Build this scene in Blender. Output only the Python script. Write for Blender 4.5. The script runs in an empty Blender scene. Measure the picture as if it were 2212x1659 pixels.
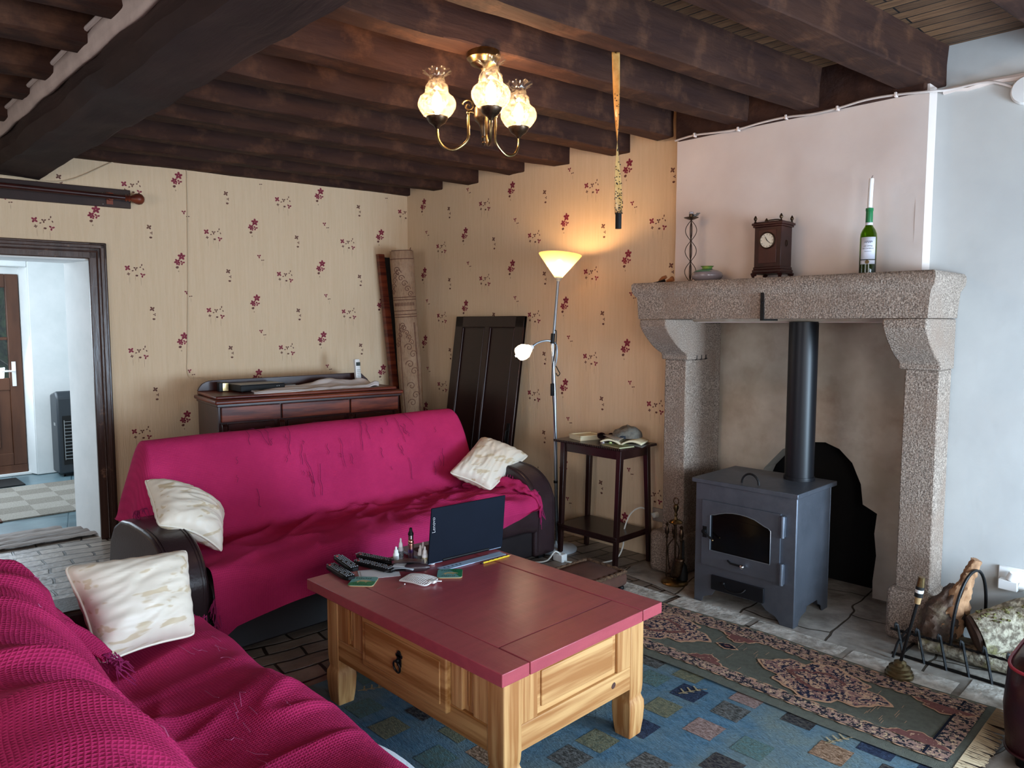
import bpy, bmesh, math, random
from mathutils import Vector, Matrix, noise, Euler
random.seed(7)
sc = bpy.context.scene
COL = sc.collection
PI = math.pi

# ------------------------------------------------------------------ camera
cam_d = bpy.data.cameras.new('camera'); cam = bpy.data.objects.new('camera', cam_d); COL.objects.link(cam)
cam_d.sensor_width = 36.0; cam_d.lens = 36.0*1600/2212; cam_d.clip_start = .02
PITCH = math.atan((829.5-697)/1600.0)
cam.location = (0, 0, 1.5); cam.rotation_euler = (PI/2-PITCH, 0, -math.radians(44.3))
sc.camera = cam

# ------------------------------------------------------------------ view, world and daylight
sc.view_settings.view_transform = 'Standard'
sc.view_settings.look = 'None'
sc.view_settings.gamma = 1.0
sc.view_settings.use_curve_mapping = False
sc.view_settings.exposure = 0.15
w = bpy.data.worlds.new('world'); sc.world = w; w.use_nodes = True
wn = w.node_tree.nodes; wl = w.node_tree.links
sky = wn.new('ShaderNodeTexSky'); sky.sky_type = 'HOSEK_WILKIE'; sky.turbidity = 4
sky.sun_direction = Vector((.2, -.8, .5)).normalized()
wl.new(sky.outputs[0], wn['Background'].inputs[0]); wn['Background'].inputs[1].default_value = .6

def area(name, loc, target, sx, sy, power, color, spread=PI):
    d = bpy.data.lights.new(name, 'AREA'); d.shape = 'RECTANGLE'; d.size = sx; d.size_y = sy
    d.energy = power; d.color = color; d.spread = spread
    o = bpy.data.objects.new(name, d); COL.objects.link(o); o.location = loc
    o.rotation_euler = (Vector(target)-Vector(loc)).to_track_quat('-Z', 'Y').to_euler()
    return o
def point(name, loc, power, color, r=.02):
    d = bpy.data.lights.new(name, 'POINT'); d.energy = power; d.color = color; d.shadow_soft_size = r
    o = bpy.data.objects.new(name, d); COL.objects.link(o); o.location = loc
    return o
DAY = (.80, .90, 1.0)
area('daylight_window_front', (2.05, -1.72, 1.15), (2.5, 1.6, .35), 1.7, 1.1, 85, (.68, .83, 1.0))
area('daylight_garden_door', (3.15, -1.72, .80), (3.3, 1.6, .15), .8, 1.1, 170, (.58, .79, 1.0))
area('daylight_window_front_west', (-.6, -1.72, 1.5), (.3, 2.0, .9), 1.7, 1.3, 66, (.97, .97, 1.0))
area('daylight_window_west', (-3.02, 2.2, 1.5), (0, 2.4, 1.0), 2.0, 1.4, 40, (.97, .97, 1.0))
area('hall_fill_light', (0.3, 7.3, 1.7), (1.8, 7.4, .9), 1.6, 1.5, 48, (.78, .9, 1.0))  # added to brighten the hall, standing in for an unseen window
area('daylight_hall_door', (1.15, 8.45, 1.4), (1.2, 6.0, .2), .7, 1.0, 22, (.72, .86, 1.0))

# ------------------------------------------------------------------ materials
def srgb(h):
    if isinstance(h, str):
        h = h.lstrip('#'); h = tuple(int(h[i:i+2], 16) for i in (0, 2, 4))
    return tuple((c/255/12.92 if c/255 <= .04045 else ((c/255+.055)/1.055)**2.4) for c in h[:3]) + (1,)
def nd(nt, t, **kw):
    n = nt.nodes.new(t)
    for k, v in kw.items():
        if k in ('operation', 'blend_type', 'data_type', 'wave_type', 'bands_direction', 'feature', 'distance', 'noise_dimensions', 'wave_profile', 'offset', 'squash', 'offset_frequency', 'rings_direction'): setattr(n, k, v)
        else: n.inputs[int(k[1:]) if k[0] == 'i' and k[1:].isdigit() else k].default_value = v
    return n
def M(name, c1, c2=None, scale=8, stretch=(1, 1, 1), rough=.6, metal=0, bump=0, bscale=None, bstretch=None, detail=4, lo=.35, hi=.65, spec=.5,
      trans=0, ior=1.45, emit=None, estr=0, coat=0, sheen=0, c3=None, s3=2.0, lo3=.5, hi3=.7, alpha=1, uv=False, sss=0):
    m = bpy.data.materials.new(name); m.use_nodes = True; nt = m.node_tree; L = nt.links.new
    b = nt.nodes['Principled BSDF']
    b.inputs['Base Color'].default_value = srgb(c1); b.inputs['Roughness'].default_value = rough; b.inputs['Metallic'].default_value = metal
    b.inputs['Specular IOR Level'].default_value = spec; b.inputs['Transmission Weight'].default_value = trans; b.inputs['IOR'].default_value = ior
    b.inputs['Coat Weight'].default_value = coat; b.inputs['Sheen Weight'].default_value = sheen; b.inputs['Alpha'].default_value = alpha
    if emit: b.inputs['Emission Color'].default_value = srgb(emit); b.inputs['Emission Strength'].default_value = estr
    tc = nt.nodes.new('ShaderNodeTexCoord'); src = tc.outputs['UV' if uv else 'Object']
    if c2:
        mp = nd(nt, 'ShaderNodeMapping'); mp.inputs['Scale'].default_value = stretch; L(src, mp.inputs[0])
        n = nd(nt, 'ShaderNodeTexNoise', Scale=scale, Detail=detail, Roughness=.6); L(mp.outputs[0], n.inputs['Vector'])
        r = nd(nt, 'ShaderNodeMapRange'); r.inputs[1].default_value = lo; r.inputs[2].default_value = hi; L(n.outputs[0], r.inputs[0])
        mx = nd(nt, 'ShaderNodeMix', data_type='RGBA'); mx.inputs['A'].default_value = srgb(c1); mx.inputs['B'].default_value = srgb(c2)
        L(r.outputs[0], mx.inputs['Factor']); out = mx.outputs['Result']
        if c3:
            n3 = nd(nt, 'ShaderNodeTexNoise', Scale=s3, Detail=5, Roughness=.65); L(src, n3.inputs['Vector'])
            r3 = nd(nt, 'ShaderNodeMapRange'); r3.inputs[1].default_value = lo3; r3.inputs[2].default_value = hi3; L(n3.outputs[0], r3.inputs[0])
            m3 = nd(nt, 'ShaderNodeMix', data_type='RGBA'); m3.inputs['B'].default_value = srgb(c3); L(out, m3.inputs['A']); L(r3.outputs[0], m3.inputs['Factor']); out = m3.outputs['Result']
        L(out, b.inputs['Base Color'])
    if bump:
        mp2 = nd(nt, 'ShaderNodeMapping'); mp2.inputs['Scale'].default_value = bstretch or stretch; L(src, mp2.inputs[0])
        n2 = nd(nt, 'ShaderNodeTexNoise', Scale=bscale or scale*2, Detail=5, Roughness=.6); L(mp2.outputs[0], n2.inputs['Vector'])
        bp = nd(nt, 'ShaderNodeBump', Strength=bump, Distance=.01); L(n2.outputs[0], bp.inputs['Height']); L(bp.outputs[0], b.inputs['Normal'])
    return m
def nodes(m): return m.node_tree, m.node_tree.links.new, m.node_tree.nodes['Principled BSDF']

def throw_mat():
    m = M('waffle_throw', '#bf3064', '#ad295a', 3, rough=.95, sheen=.0, spec=.1); nt, L, b = nodes(m)
    uvn = nt.nodes.new('ShaderNodeTexCoord'); mp = nd(nt, 'ShaderNodeMapping'); mp.inputs['Scale'].default_value = (118, 118, 118); L(uvn.outputs['UV'], mp.inputs[0])
    v = nd(nt, 'ShaderNodeTexVoronoi', Scale=1.0, Randomness=.12, feature='F1', distance='CHEBYCHEV'); L(mp.outputs[0], v.inputs['Vector'])
    r = nd(nt, 'ShaderNodeMapRange'); r.inputs[1].default_value = .15; r.inputs[2].default_value = .5; L(v.outputs['Distance'], r.inputs[0])
    bp = nd(nt, 'ShaderNodeBump', Strength=.55, Distance=.0025); L(r.outputs[0], bp.inputs['Height'])
    n = nd(nt, 'ShaderNodeTexNoise', Scale=14, Detail=4); L(uvn.outputs['Object'], n.inputs['Vector'])
    bp2 = nd(nt, 'ShaderNodeBump', Strength=.35, Distance=.012); L(n.outputs[0], bp2.inputs['Height']); L(bp.outputs[0], bp2.inputs['Normal'])
    L(bp2.outputs[0], b.inputs['Normal'])
    # dark holes of the waffle weave
    src = b.inputs['Base Color'].links[0].from_socket
    mx = nd(nt, 'ShaderNodeMix', data_type='RGBA', blend_type='MULTIPLY'); L(src, mx.inputs['A']); cr = nd(nt, 'ShaderNodeMapRange'); cr.inputs[1].default_value = .0; cr.inputs[2].default_value = .3; cr.inputs[3].default_value = .70; cr.inputs[4].default_value = 1
    L(v.outputs['Distance'], cr.inputs[0]); cc = nd(nt, 'ShaderNodeCombineColor'); [L(cr.outputs[0], cc.inputs[i]) for i in range(3)]
    L(cc.outputs[0], mx.inputs['B']); mx.inputs['Factor'].default_value = 1; L(mx.outputs['Result'], b.inputs['Base Color'])
    return m

def plank_mat(name, c1, c2, cm, rot=0, bw=.6, rh=.085, mortar=.004, rough=.7):
    m = M(name, c1, c2, 4, stretch=(1, 12, 1) if not rot else (12, 1, 1), rough=rough, bump=.3, bscale=10); nt, L, b = nodes(m)
    tc = nt.nodes.new('ShaderNodeTexCoord'); mp = nd(nt, 'ShaderNodeMapping'); mp.inputs['Rotation'].default_value = (0, 0, rot); L(tc.outputs['Object'], mp.inputs[0])
    br = nd(nt, 'ShaderNodeTexBrick', Scale=1.0, offset=.37); br.inputs['Color1'].default_value = (1, 1, 1, 1); br.inputs['Color2'].default_value = (.55, .55, .55, 1); br.inputs['Mortar'].default_value = srgb(cm)
    br.inputs['Brick Width'].default_value = bw; br.inputs['Row Height'].default_value = rh; br.inputs['Mortar Size'].default_value = mortar; L(mp.outputs[0], br.inputs['Vector'])
    src = b.inputs['Base Color'].links[0].from_socket
    mx = nd(nt, 'ShaderNodeMix', data_type='RGBA', blend_type='MULTIPLY'); mx.inputs['Factor'].default_value = 1; L(src, mx.inputs['A']); L(br.outputs[0], mx.inputs['B']); L(mx.outputs['Result'], b.inputs['Base Color'])
    return m

def stone_floor_mat(name, c1, c2, cm, bw, rh, mortar, rough=.5, warp=.05, rot=0, bump=.6, off=.5, spec=.5):
    m = M(name, c1, c2, 5, rough=rough, spec=spec, lo=.3, hi=.7); nt, L, b = nodes(m)
    tc = nt.nodes.new('ShaderNodeTexCoord')
    mp = nd(nt, 'ShaderNodeMapping'); mp.inputs['Rotation'].default_value = (0, 0, rot); L(tc.outputs['Object'], mp.inputs[0])
    n = nd(nt, 'ShaderNodeTexNoise', Scale=3.0, Detail=2); L(tc.outputs['Object'], n.inputs['Vector'])
    sb = nd(nt, 'ShaderNodeVectorMath', operation='SUBTRACT'); sb.inputs[1].default_value = (.5, .5, .5); L(n.outputs['Color'], sb.inputs[0])
    ms = nd(nt, 'ShaderNodeVectorMath', operation='SCALE'); ms.inputs['Scale'].default_value = warp; L(sb.outputs[0], ms.inputs[0])
    ad = nd(nt, 'ShaderNodeVectorMath', operation='ADD'); L(mp.outputs[0], ad.inputs[0]); L(ms.outputs[0], ad.inputs[1])
    br = nd(nt, 'ShaderNodeTexBrick', Scale=1.0, offset=off); br.inputs['Color1'].default_value = (1, 1, 1, 1); br.inputs['Color2'].default_value = (.6, .58, .56, 1); br.inputs['Mortar'].default_value = srgb(cm)
    br.inputs['Brick Width'].default_value = bw; br.inputs['Row Height'].default_value = rh; br.inputs['Mortar Size'].default_value = mortar; br.inputs['Mortar Smooth'].default_value = .4; L(ad.outputs[0], br.inputs['Vector'])
    src = b.inputs['Base Color'].links[0].from_socket
    mx = nd(nt, 'ShaderNodeMix', data_type='RGBA', blend_type='MULTIPLY'); mx.inputs['Factor'].default_value = 1; L(src, mx.inputs['A']); L(br.outputs[0], mx.inputs['B']); L(mx.outputs['Result'], b.inputs['Base Color'])
    iv = nd(nt, 'ShaderNodeMath', operation='SUBTRACT'); iv.inputs[0].default_value = 1; L(br.outputs['Fac'], iv.inputs[1])
    bp = nd(nt, 'ShaderNodeBump', Strength=bump, Distance=.012); L(iv.outputs[0], bp.inputs['Height'])
    n2 = nd(nt, 'ShaderNodeTexNoise', Scale=26, Detail=5); L(tc.outputs['Object'], n2.inputs['Vector'])
    bp2 = nd(nt, 'ShaderNodeBump', Strength=bump*.7, Distance=.006); L(n2.outputs[0], bp2.inputs['Height']); L(bp.outputs[0], bp2.inputs['Normal']); L(bp2.outputs[0], b.inputs['Normal'])
    return m

def wood_mat(name, c1, c2, along=0, scale=22, rough=.5, bump=.12, coat=0, c3=None):
    st = [1, 1, 1]; st[along] = .045
    m = M(name, c1, c2, scale, stretch=tuple(st), rough=rough, bump=bump, bscale=scale*2, coat=coat, lo=.38, hi=.62, detail=3); return m

T = {}
T['throw'] = throw_mat()
T['paper'] = M('wallpaper_cream', '#e0c6a6', '#dbc09e', 60, stretch=(1, 1, .05), rough=.8, spec=.2, bump=.4, bscale=150, bstretch=(1, 1, .06))
T['petal'] = M('petal_crimson', '#74142c', '#8e2940', 60, rough=.7)
T['bud'] = M('bud_brown', '#5e2a2a', '#6e4a38', 60, rough=.7)
T['stem'] = M('printed_stem', '#a98d72', rough=.8)
T['plaster'] = M('painted_plaster', '#dccdc4', '#d5c4bb', 2.5, rough=.75, bump=.35, bscale=4)
T['plaster_w'] = M('painted_plaster_cool_lit', '#c3c4c1', '#bbbcba', 2.5, rough=.75, bump=.35, bscale=4)  # plaster copy; this wall's cooler, dimmer light is put into its colour
T['plaster_r'] = M('rough_limewash', '#cfc4b4', '#b3a694', 3, rough=.9, bump=1.0, bscale=7, c3='#a48f7c', s3=2.2)
T['white'] = M('white_plaster', '#e4e6e6', '#d8dcdc', 3, rough=.8, bump=.3, bscale=6)
T['beam'] = M('dark_oak_beam', '#2f1d19', '#3f281f', 12, stretch=(.2, 1, 1), rough=.8, spec=.2, bump=.8, bscale=18, bstretch=(.12, 1, 1), c3='#5c3d2c', s3=5, lo3=.52, hi3=.72)
T['beamY'] = M('dark_oak_girder', '#2a1e1c', '#382926', 9, stretch=(1, .15, 1), rough=.75, spec=.25, bump=.9, bscale=10, bstretch=(1, .15, 1), c3='#42302a', s3=2, lo3=.5, hi3=.8)
T['plank'] = plank_mat('ceiling_boards', '#7d5a3c', '#5c3e28', '#0a0504', rot=PI/2, bw=.9, rh=.075)
T['granite'] = M('granite', '#bcaa9a', '#6e6056', 160, rough=.85, bump=.9, bscale=120, detail=2, lo=.35, hi=.6, c3='#8d7767', s3=3, lo3=.45, hi3=.75)
T['floor'] = stone_floor_mat('brick_paving', '#a89a8c', '#7a6c62', '#5a4e46', .27, .11, .008, rough=.38, warp=.10, rot=.12, bump=.9, spec=.6)
T['slate'] = stone_floor_mat('slate_tile', '#6f8890', '#5a7079', '#93a2a5', .5, .5, .006, rough=.3, warp=0, rot=.25, bump=.15, off=0)
T['hearth'] = stone_floor_mat('hearth_flags', '#d2cbc0', '#7d746a', '#6d645a', .62, .42, .006, rough=.6, warp=.16, rot=-.1, bump=.9)
T['soot'] = M('soot', '#070606', rough=.95)
T['leather'] = M('brown_leather', '#2d1f20', '#35262a', 6, rough=.33, bump=.12, bscale=70, spec=.5)
T['leather_base'] = M('dark_sofa_base', '#171012', '#1e1618', 9, rough=.5)
T['burg'] = M('burgundy_leather', '#360d17', '#280a12', 8, rough=.32, bump=.2, bscale=30)
T['piping'] = M('red_piping', '#a32636', rough=.5)
T['cream'] = M('cream_satin', '#e6dccb', '#d0bea0', 22, stretch=(.3, 1, 1.4), lo=.57, hi=.62, detail=2, rough=.45, bump=.2, bscale=7)
T['creampipe'] = M('cream_piping', '#eae2d2', rough=.5)
T['tabletop'] = M('dusty_red_paint', '#a84d55', '#9c464f', 26, stretch=(.2, 1, 1), rough=.28, bump=.1, bscale=30, bstretch=(1, .1, 1))
T['groove'] = M('groove_shade', '#4f1a2a', rough=.7)
T['mahog'] = M('mahogany', '#4a1b15', '#7a3822', 9, stretch=(.3, .3, 3), rough=.4, bump=.05, coat=.0, spec=.35, lo=.4, hi=.6)
T['mahog_d'] = M('dark_mahogany', '#2a1210', '#3b1a16', 7, rough=.35, coat=.0, spec=.4)
T['darkpanel'] = M('dark_stained_panel', '#21100f', '#2b1715', 5, stretch=(1, 1, .2), rough=.28)
T['iron'] = M('black_iron', '#0f0f11', rough=.45, metal=.3, bump=.2, bscale=60)
T['stove'] = M('stove_paint', '#70757f', '#636973', 12, metal=.8, rough=.48, bump=.06, bscale=80, c3='#7b818c', s3=3, lo3=.5, hi3=.8)
T['stovepipe'] = M('flue_enamel', '#141519', rough=.4, spec=.35)
T['stoveglass'] = M('sooty_glass', '#0c0606', rough=.12, spec=.7)
T['chrome'] = M('chrome', '#c9c9c9', rough=.2, metal=1)
T['steel'] = M('brushed_grey_metal', '#9fa6ad', rough=.35, metal=.8)
T['brass'] = M('antique_brass', '#94805a', '#6e5b3e', 20, rough=.28, metal=1)
T['brassd'] = M('dark_antique_brass', '#5c4a38', '#3d2f26', 40, rough=.35, metal=.9)
T['black'] = M('black_plastic', '#0c0c0e', rough=.45, spec=.25)
T['blackm'] = M('matt_black', '#0c0c0d', rough=.7)
T['whitep'] = M('white_plastic', '#e8e8e6', rough=.4)
T['cable'] = M('white_cable', '#dcdcd4', rough=.5)
T['navy'] = M('laptop_lid', '#0d121d', '#101623', 3, rough=.6, spec=.08)
T['paleblue'] = M('pale_blue_plastic', '#a9c3dd', rough=.45)
T['yellow'] = M('yellow_paint', '#d8b92c', rough=.4)
T['paper_w'] = M('white_paper', '#e2e2e4', rough=.8)
T['page'] = M('book_pages', '#e6dcbe', '#cfc19a', 90, stretch=(.02, .02, 1), rough=.85)
T['green'] = M('coaster_green', '#1f7a4c', '#2a8a58', 20, rough=.5)
T['teal'] = M('coaster_teal', '#5f9fa0', '#78b0a8', 14, rough=.5)
T['sandc'] = M('coaster_sand', '#cdbf90', '#a89a68', 30, rough=.6)
T['cork'] = M('cork', '#a88a60', rough=.8)
T['rugblue'] = M('blue_pile', '#5f8197', '#4b6c82', 60, stretch=(1, .25, 1), rough=1, bump=.8, bscale=220, c3='#74827f', s3=1.6, lo3=.42, hi3=.62, spec=.1)
for k, (a, b_) in dict(sq_navy=('#2c3346', '#3a465c'), sq_olive=('#7f7e66', '#646858'), sq_pink=('#a08a84', '#7a645e'), sq_grey=('#70706e', '#42423f'), sq_peach=('#a98a72', '#6e5440'), sq_green=('#5c7a7c', '#5d6f6a'), sq_dk=('#2d2c32', '#55534f')).items():
    T[k] = M('rug_'+k, a, b_, 120, stretch=(1, .4, 1), rough=1, bump=.8, bscale=220, lo=.4, hi=.6, spec=.1)
T['leafp'] = M('rug_leaf', '#b7a583', '#8a7a5c', 90, rough=1, spec=.1)
T['run'] = M('runner_green', '#6a6c62', '#5f6158', 40, rough=1, bump=.5, bscale=250, spec=.1)
T['run_p'] = M('runner_pattern', '#a08175', '#2a2c36', 62, rough=1, lo=.47, hi=.53, detail=2, c3='#cdb08e', s3=80, lo3=.56, hi3=.59, spec=.1)
T['run_m'] = M('runner_medallion', '#c7a488', '#262b40', 70, rough=1, lo=.47, hi=.52, detail=2, c3='#94706a', s3=52, lo3=.53, hi3=.57, spec=.1)
T['run_o'] = M('runner_outline', '#c39a7c', rough=1, spec=.1)
T['run_r'] = M('runner_rose', '#7f5450', '#694643', 50, rough=1, c3='#c09a80', s3=50, lo3=.6, hi3=.63, spec=.1)
T['run_k'] = M('runner_navy', '#1c1f2c', rough=1, spec=.1)
T['fringe'] = M('cream_fringe', '#bba98a', rough=1)
T['jute1'] = M('hall_rug_light', '#9c978e', '#857f76', 90, rough=1, bump=.8, bscale=120)
T['jute2'] = M('hall_rug_dark', '#8a847a', '#6a645c', 90, rough=1, bump=.8, bscale=120)
T['bark'] = M('bark', '#6c5648', '#3a2d26', 14, rough=.95, bump=1, bscale=30, c3='#8d8068', s3=6)
T['barkp'] = M('pale_bark', '#b0a690', '#6a5f50', 42, stretch=(1, 1, 1), lo=.42, hi=.60, rough=.95, bump=1, bscale=26, c3='#7c7648', s3=5, lo3=.52, hi3=.62)
T['splitw'] = M('split_wood', '#b98e68', '#6e4d36', 14, stretch=(1, 1, .2), rough=.85, bump=.6, bscale=30)
T['moss'] = M('moss', '#7c7648', '#59562f', 60, rough=1, bump=1, bscale=90)
T['door'] = M('brown_door', '#5d3a28', '#4b2d1f', 8, stretch=(1, 1, .2), rough=.4)
T['frame'] = M('worn_dark_frame', '#33201a', '#4c332a', 9, stretch=(1, 1, .12), rough=.3, bump=.5, bscale=18, bstretch=(1, 1, .15), c3='#7a5a48', s3=11, lo3=.62, hi3=.72)
T['glass'] = M('clear_glass', '#ffffff', rough=.02, trans=1, ior=1.45)
T['greenglass'] = M('green_bottle_glass', '#86a83a', rough=.03, trans=1, ior=1.45)
T['garden'] = M('garden_hedge', '#6f9a52', '#35592c', 9, rough=1)
T['suede'] = M('brown_suede', '#5e3f33', '#50352b', 10, rough=.95)
T['cane'] = M('woven_trim', '#7a5c44', '#4a3628', 80, rough=.95, bump=1, bscale=120)
T['heater'] = M('heater_grey', '#2c3238', rough=.4)
T['carpetroll'] = M('rolled_carpet', '#a08064', '#8a6a52', 90, stretch=(1, 1, .3), rough=1, bump=.6, bscale=150, c3='#a98a70', s3=4)
T['carpetpat'] = M('carpet_pattern', '#6d4536', '#5a382c', 60, rough=1)
T['fly'] = M('sticky_paper', '#c49a60', '#a87c42', 20, rough=.25, sss=0)
T['pot'] = M('glazed_grey', '#8f8488', rough=.15, coat=.5)
T['potg'] = M('glazed_green', '#6f9a4a', '#b9b45a', 16, rough=.15, coat=.5)
T['capg'] = M('cap_fabric', '#6b665c', '#54504a', 40, rough=.95, bump=.6, bscale=60)
T['clothw'] = M('white_cloth', '#d9d0cc', '#cfc4c0', 5, rough=.9, bump=.3, bscale=20)
T['pine_z'] = wood_mat('pine_upright', '#cda068', '#a06a38', 2, 34)
T['pine_x'] = wood_mat('pine_rail_x', '#cda068', '#a06a38', 0, 34)
T['pine_y'] = wood_mat('pine_rail_y', '#c6985f', '#96632f', 1, 34)

# ------------------------------------------------------------------ mesh helpers
class B:
    def __init__(s): s.bm = bmesh.new(); s.mi = 0; s.uvs = None; s.M = Matrix.Identity(4)
    def v(s, p): return s.bm.verts.new(s.M @ Vector(p))
    def f(s, vs):
        try: fc = s.bm.faces.new(vs); fc.material_index = s.mi; return fc
        except ValueError: return None
    def box(s, lo, hi):
        x0, y0, z0 = lo; x1, y1, z1 = hi
        V = [s.v(p) for p in ((x0, y0, z0), (x1, y0, z0), (x1, y1, z0), (x0, y1, z0), (x0, y0, z1), (x1, y0, z1), (x1, y1, z1), (x0, y1, z1))]
        for q in ((3, 2, 1, 0), (4, 5, 6, 7), (0, 1, 5, 4), (1, 2, 6, 5), (2, 3, 7, 6), (3, 0, 4, 7)): s.f([V[i] for i in q])
        return s
    def prism(s, poly, a, b, axis='x'):
        # poly in the plane of the other two axes, extruded from a to b along axis
        def P(u, v_, t): return {'x': (t, u, v_), 'y': (u, t, v_), 'z': (u, v_, t)}[axis]
        A = [s.v(P(u, v_, a)) for u, v_ in poly]; C = [s.v(P(u, v_, b)) for u, v_ in poly]; n = len(poly)
        s.f(A[::-1]); s.f(C)
        for i in range(n): s.f([A[i], A[(i+1) % n], C[(i+1) % n], C[i]])
        return s
    def rings(s, R, close=False, caps=True):
        VV = [[s.v(p) for p in r] for r in R]; n = len(R[0])
        for a, b in zip(VV, VV[1:] + ([VV[0]] if close else [])):
            for i in range(n): s.f([a[i], a[(i+1) % n], b[(i+1) % n], b[i]])
        if caps and not close: s.f(VV[0][::-1]); s.f(VV[-1])
        return s
    def lathe(s, prof, c=(0, 0, 0), n=24, caps=True, wob=None):
        R = []
        for r, z in prof: R.append([(c[0]+max(r, 1e-4)*math.cos(2*PI*i/n)*(1+(wob(i/n, z) if wob else 0)), c[1]+max(r, 1e-4)*math.sin(2*PI*i/n)*(1+(wob(i/n, z) if wob else 0)), c[2]+z) for i in range(n)])
        return s.rings(R, caps=caps)
    def cyl(s, p0, p1, r, r1=None, n=16):
        return s.tube([p0, p1], [r, r if r1 is None else r1], n)
    def tube(s, pts, rad, n=8, closed=False):
        P = [Vector(p) for p in pts]; m = len(P); R = []
        if not isinstance(rad, (list, tuple)): rad = [rad]*m
        up = Vector((0, 0, 1)); prev = None
        for i in range(m):
            if closed: t = P[(i+1) % m]-P[i-1]
            else: t = P[min(i+1, m-1)]-P[max(i-1, 0)]
            t.normalize()
            if prev is None:
                a = up if abs(t.z) < .9 else Vector((1, 0, 0)); u = t.cross(a).normalized()
            else: u = (prev - t*prev.dot(t)).normalized()
            prev = u; w_ = t.cross(u)
            R.append([P[i]+(u*math.cos(2*PI*k/n)+w_*math.sin(2*PI*k/n))*rad[i] for k in range(n)])
        return s.rings(R, close=closed, caps=not closed)
    def poly(s, pts): s.f([s.v(p) for p in pts]); return s
    def grid(s, fn, nu, nv, uvf=None, closeu=False):
        V = [[s.v(fn(i/nu, j/nv)) for j in range(nv+1)] for i in range(nu+(0 if closeu else 1))]
        lay = s.bm.loops.layers.uv.verify() if uvf else None
        for i in range(nu):
            for j in range(nv):
                i2 = (i+1) % len(V)
                fc = s.f([V[i][j], V[i2][j], V[i2][j+1], V[i][j+1]])
                if fc and lay:
                    for lp, (a, c) in zip(fc.loops, ((i, j), (i+1, j), (i+1, j+1), (i, j+1))): lp[lay].uv = uvf(a/nu, c/nv)
        return s
    def ellipsoid(s, c, r, nu=16, nv=10, M_=None):
        c = Vector(c); R = []
        for j in range(1, nv):
            th = PI*j/nv; row = []
            for i in range(nu):
                p = Vector((r[0]*math.sin(th)*math.cos(2*PI*i/nu), r[1]*math.sin(th)*math.sin(2*PI*i/nu), -r[2]*math.cos(th)))
                if M_: p = M_ @ p
                row.append(c+p)
            R.append(row)
        return s.rings(R)
    def build(s, name, mats, parent=None, bevel=0, smooth=35, seg=2, solid=0, subsurf=0, weld=False, offs=0):
        bm = s.bm
        if weld: bmesh.ops.remove_doubles(bm, verts=bm.verts, dist=1e-5)
        if not solid or weld: bmesh.ops.recalc_face_normals(bm, faces=bm.faces)
        me = bpy.data.meshes.new(name); bm.to_mesh(me); bm.free()
        if not isinstance(mats, (list, tuple)): mats = [mats]
        for m in mats: me.materials.append(T[m] if isinstance(m, str) else m)
        for p in me.polygons: p.use_smooth = smooth is not None
        if smooth and smooth < 180: me.set_sharp_from_angle(angle=math.radians(smooth))
        o = bpy.data.objects.new(name, me); COL.objects.link(o)
        if parent is not None: o.parent = parent
        elif len(me.vertices):
            xs = [v.co for v in me.vertices]
            c = Vector(((min(v.x for v in xs)+max(v.x for v in xs))/2, (min(v.y for v in xs)+max(v.y for v in xs))/2, min(v.z for v in xs)))
            me.transform(Matrix.Translation(-c)); o.location = c
        if solid:
            md = o.modifiers.new('solid', 'SOLIDIFY'); md.thickness = solid; md.offset = offs
        if bevel:
            md = o.modifiers.new('bevel', 'BEVEL'); md.width = bevel; md.segments = seg; md.limit_method = 'ANGLE'; md.angle_limit = math.radians(40); md.harden_normals = False
        if subsurf:
            md = o.modifiers.new('sub', 'SUBSURF'); md.levels = subsurf; md.render_levels = subsurf
        return o
def tag(o, label=None, cat=None, group=None, kind=None):
    if label: o['label'] = label
    if cat: o['category'] = cat
    if group: o['group'] = group
    if kind: o['kind'] = kind
    return o
def thing(name, label, cat, loc=(0, 0, 0), rotz=0, group=None, rot=None):
    o = bpy.data.objects.new(name, None); COL.objects.link(o); o.empty_display_size = .1
    o.location = loc; o.rotation_euler = rot or (0, 0, rotz)
    return tag(o, label, cat, group)
def dup(root, loc, rotz, label):
    r = root.copy(); COL.objects.link(r); r.location = loc; r.rotation_euler = (0, 0, rotz); r['label'] = label
    for ch in list(root.children):
        c = ch.copy(); COL.objects.link(c); c.parent = r
        for g in ch.children: d = g.copy(); COL.objects.link(d); d.parent = c
    return r
def struct(o): o['kind'] = 'structure'; return o
def fn(p, s=1.0, o=0): return noise.noise(Vector(p)*s+Vector((o, o*1.3, o*.7)))
def smooth(a, b, x):
    t = max(0, min(1, (x-a)/(b-a))) if a != b else float(x > a); return t*t*(3-2*t)
def catmull(P, k=8):
    P = [Vector(p) for p in P]; out = []
    for i in range(len(P)-1):
        a = P[max(i-1, 0)]; b = P[i]; c = P[i+1]; d = P[min(i+2, len(P)-1)]
        for j in range(k):
            t = j/k; out.append(.5*((2*b)+(c-a)*t+(2*a-5*b+4*c-d)*t*t+(3*b-a-3*c+d)*t**3))
    out.append(P[-1]); return out
def text(s, size, mat, parent, loc, rot, extrude=.0003, align='CENTER', name='lettering'):
    cu = bpy.data.curves.new(name, 'FONT'); cu.body = s; cu.size = size; cu.extrude = extrude; cu.align_x = align
    o = bpy.data.objects.new(name, cu); COL.objects.link(o)
    dg = bpy.context.evaluated_depsgraph_get(); me = bpy.data.meshes.new_from_object(o.evaluated_get(dg)); bpy.data.objects.remove(o)
    me.materials.clear(); me.materials.append(T[mat]); o = bpy.data.objects.new(name, me); COL.objects.link(o); o.parent = parent; o.location = loc; o.rotation_euler = rot
    return o

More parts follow.
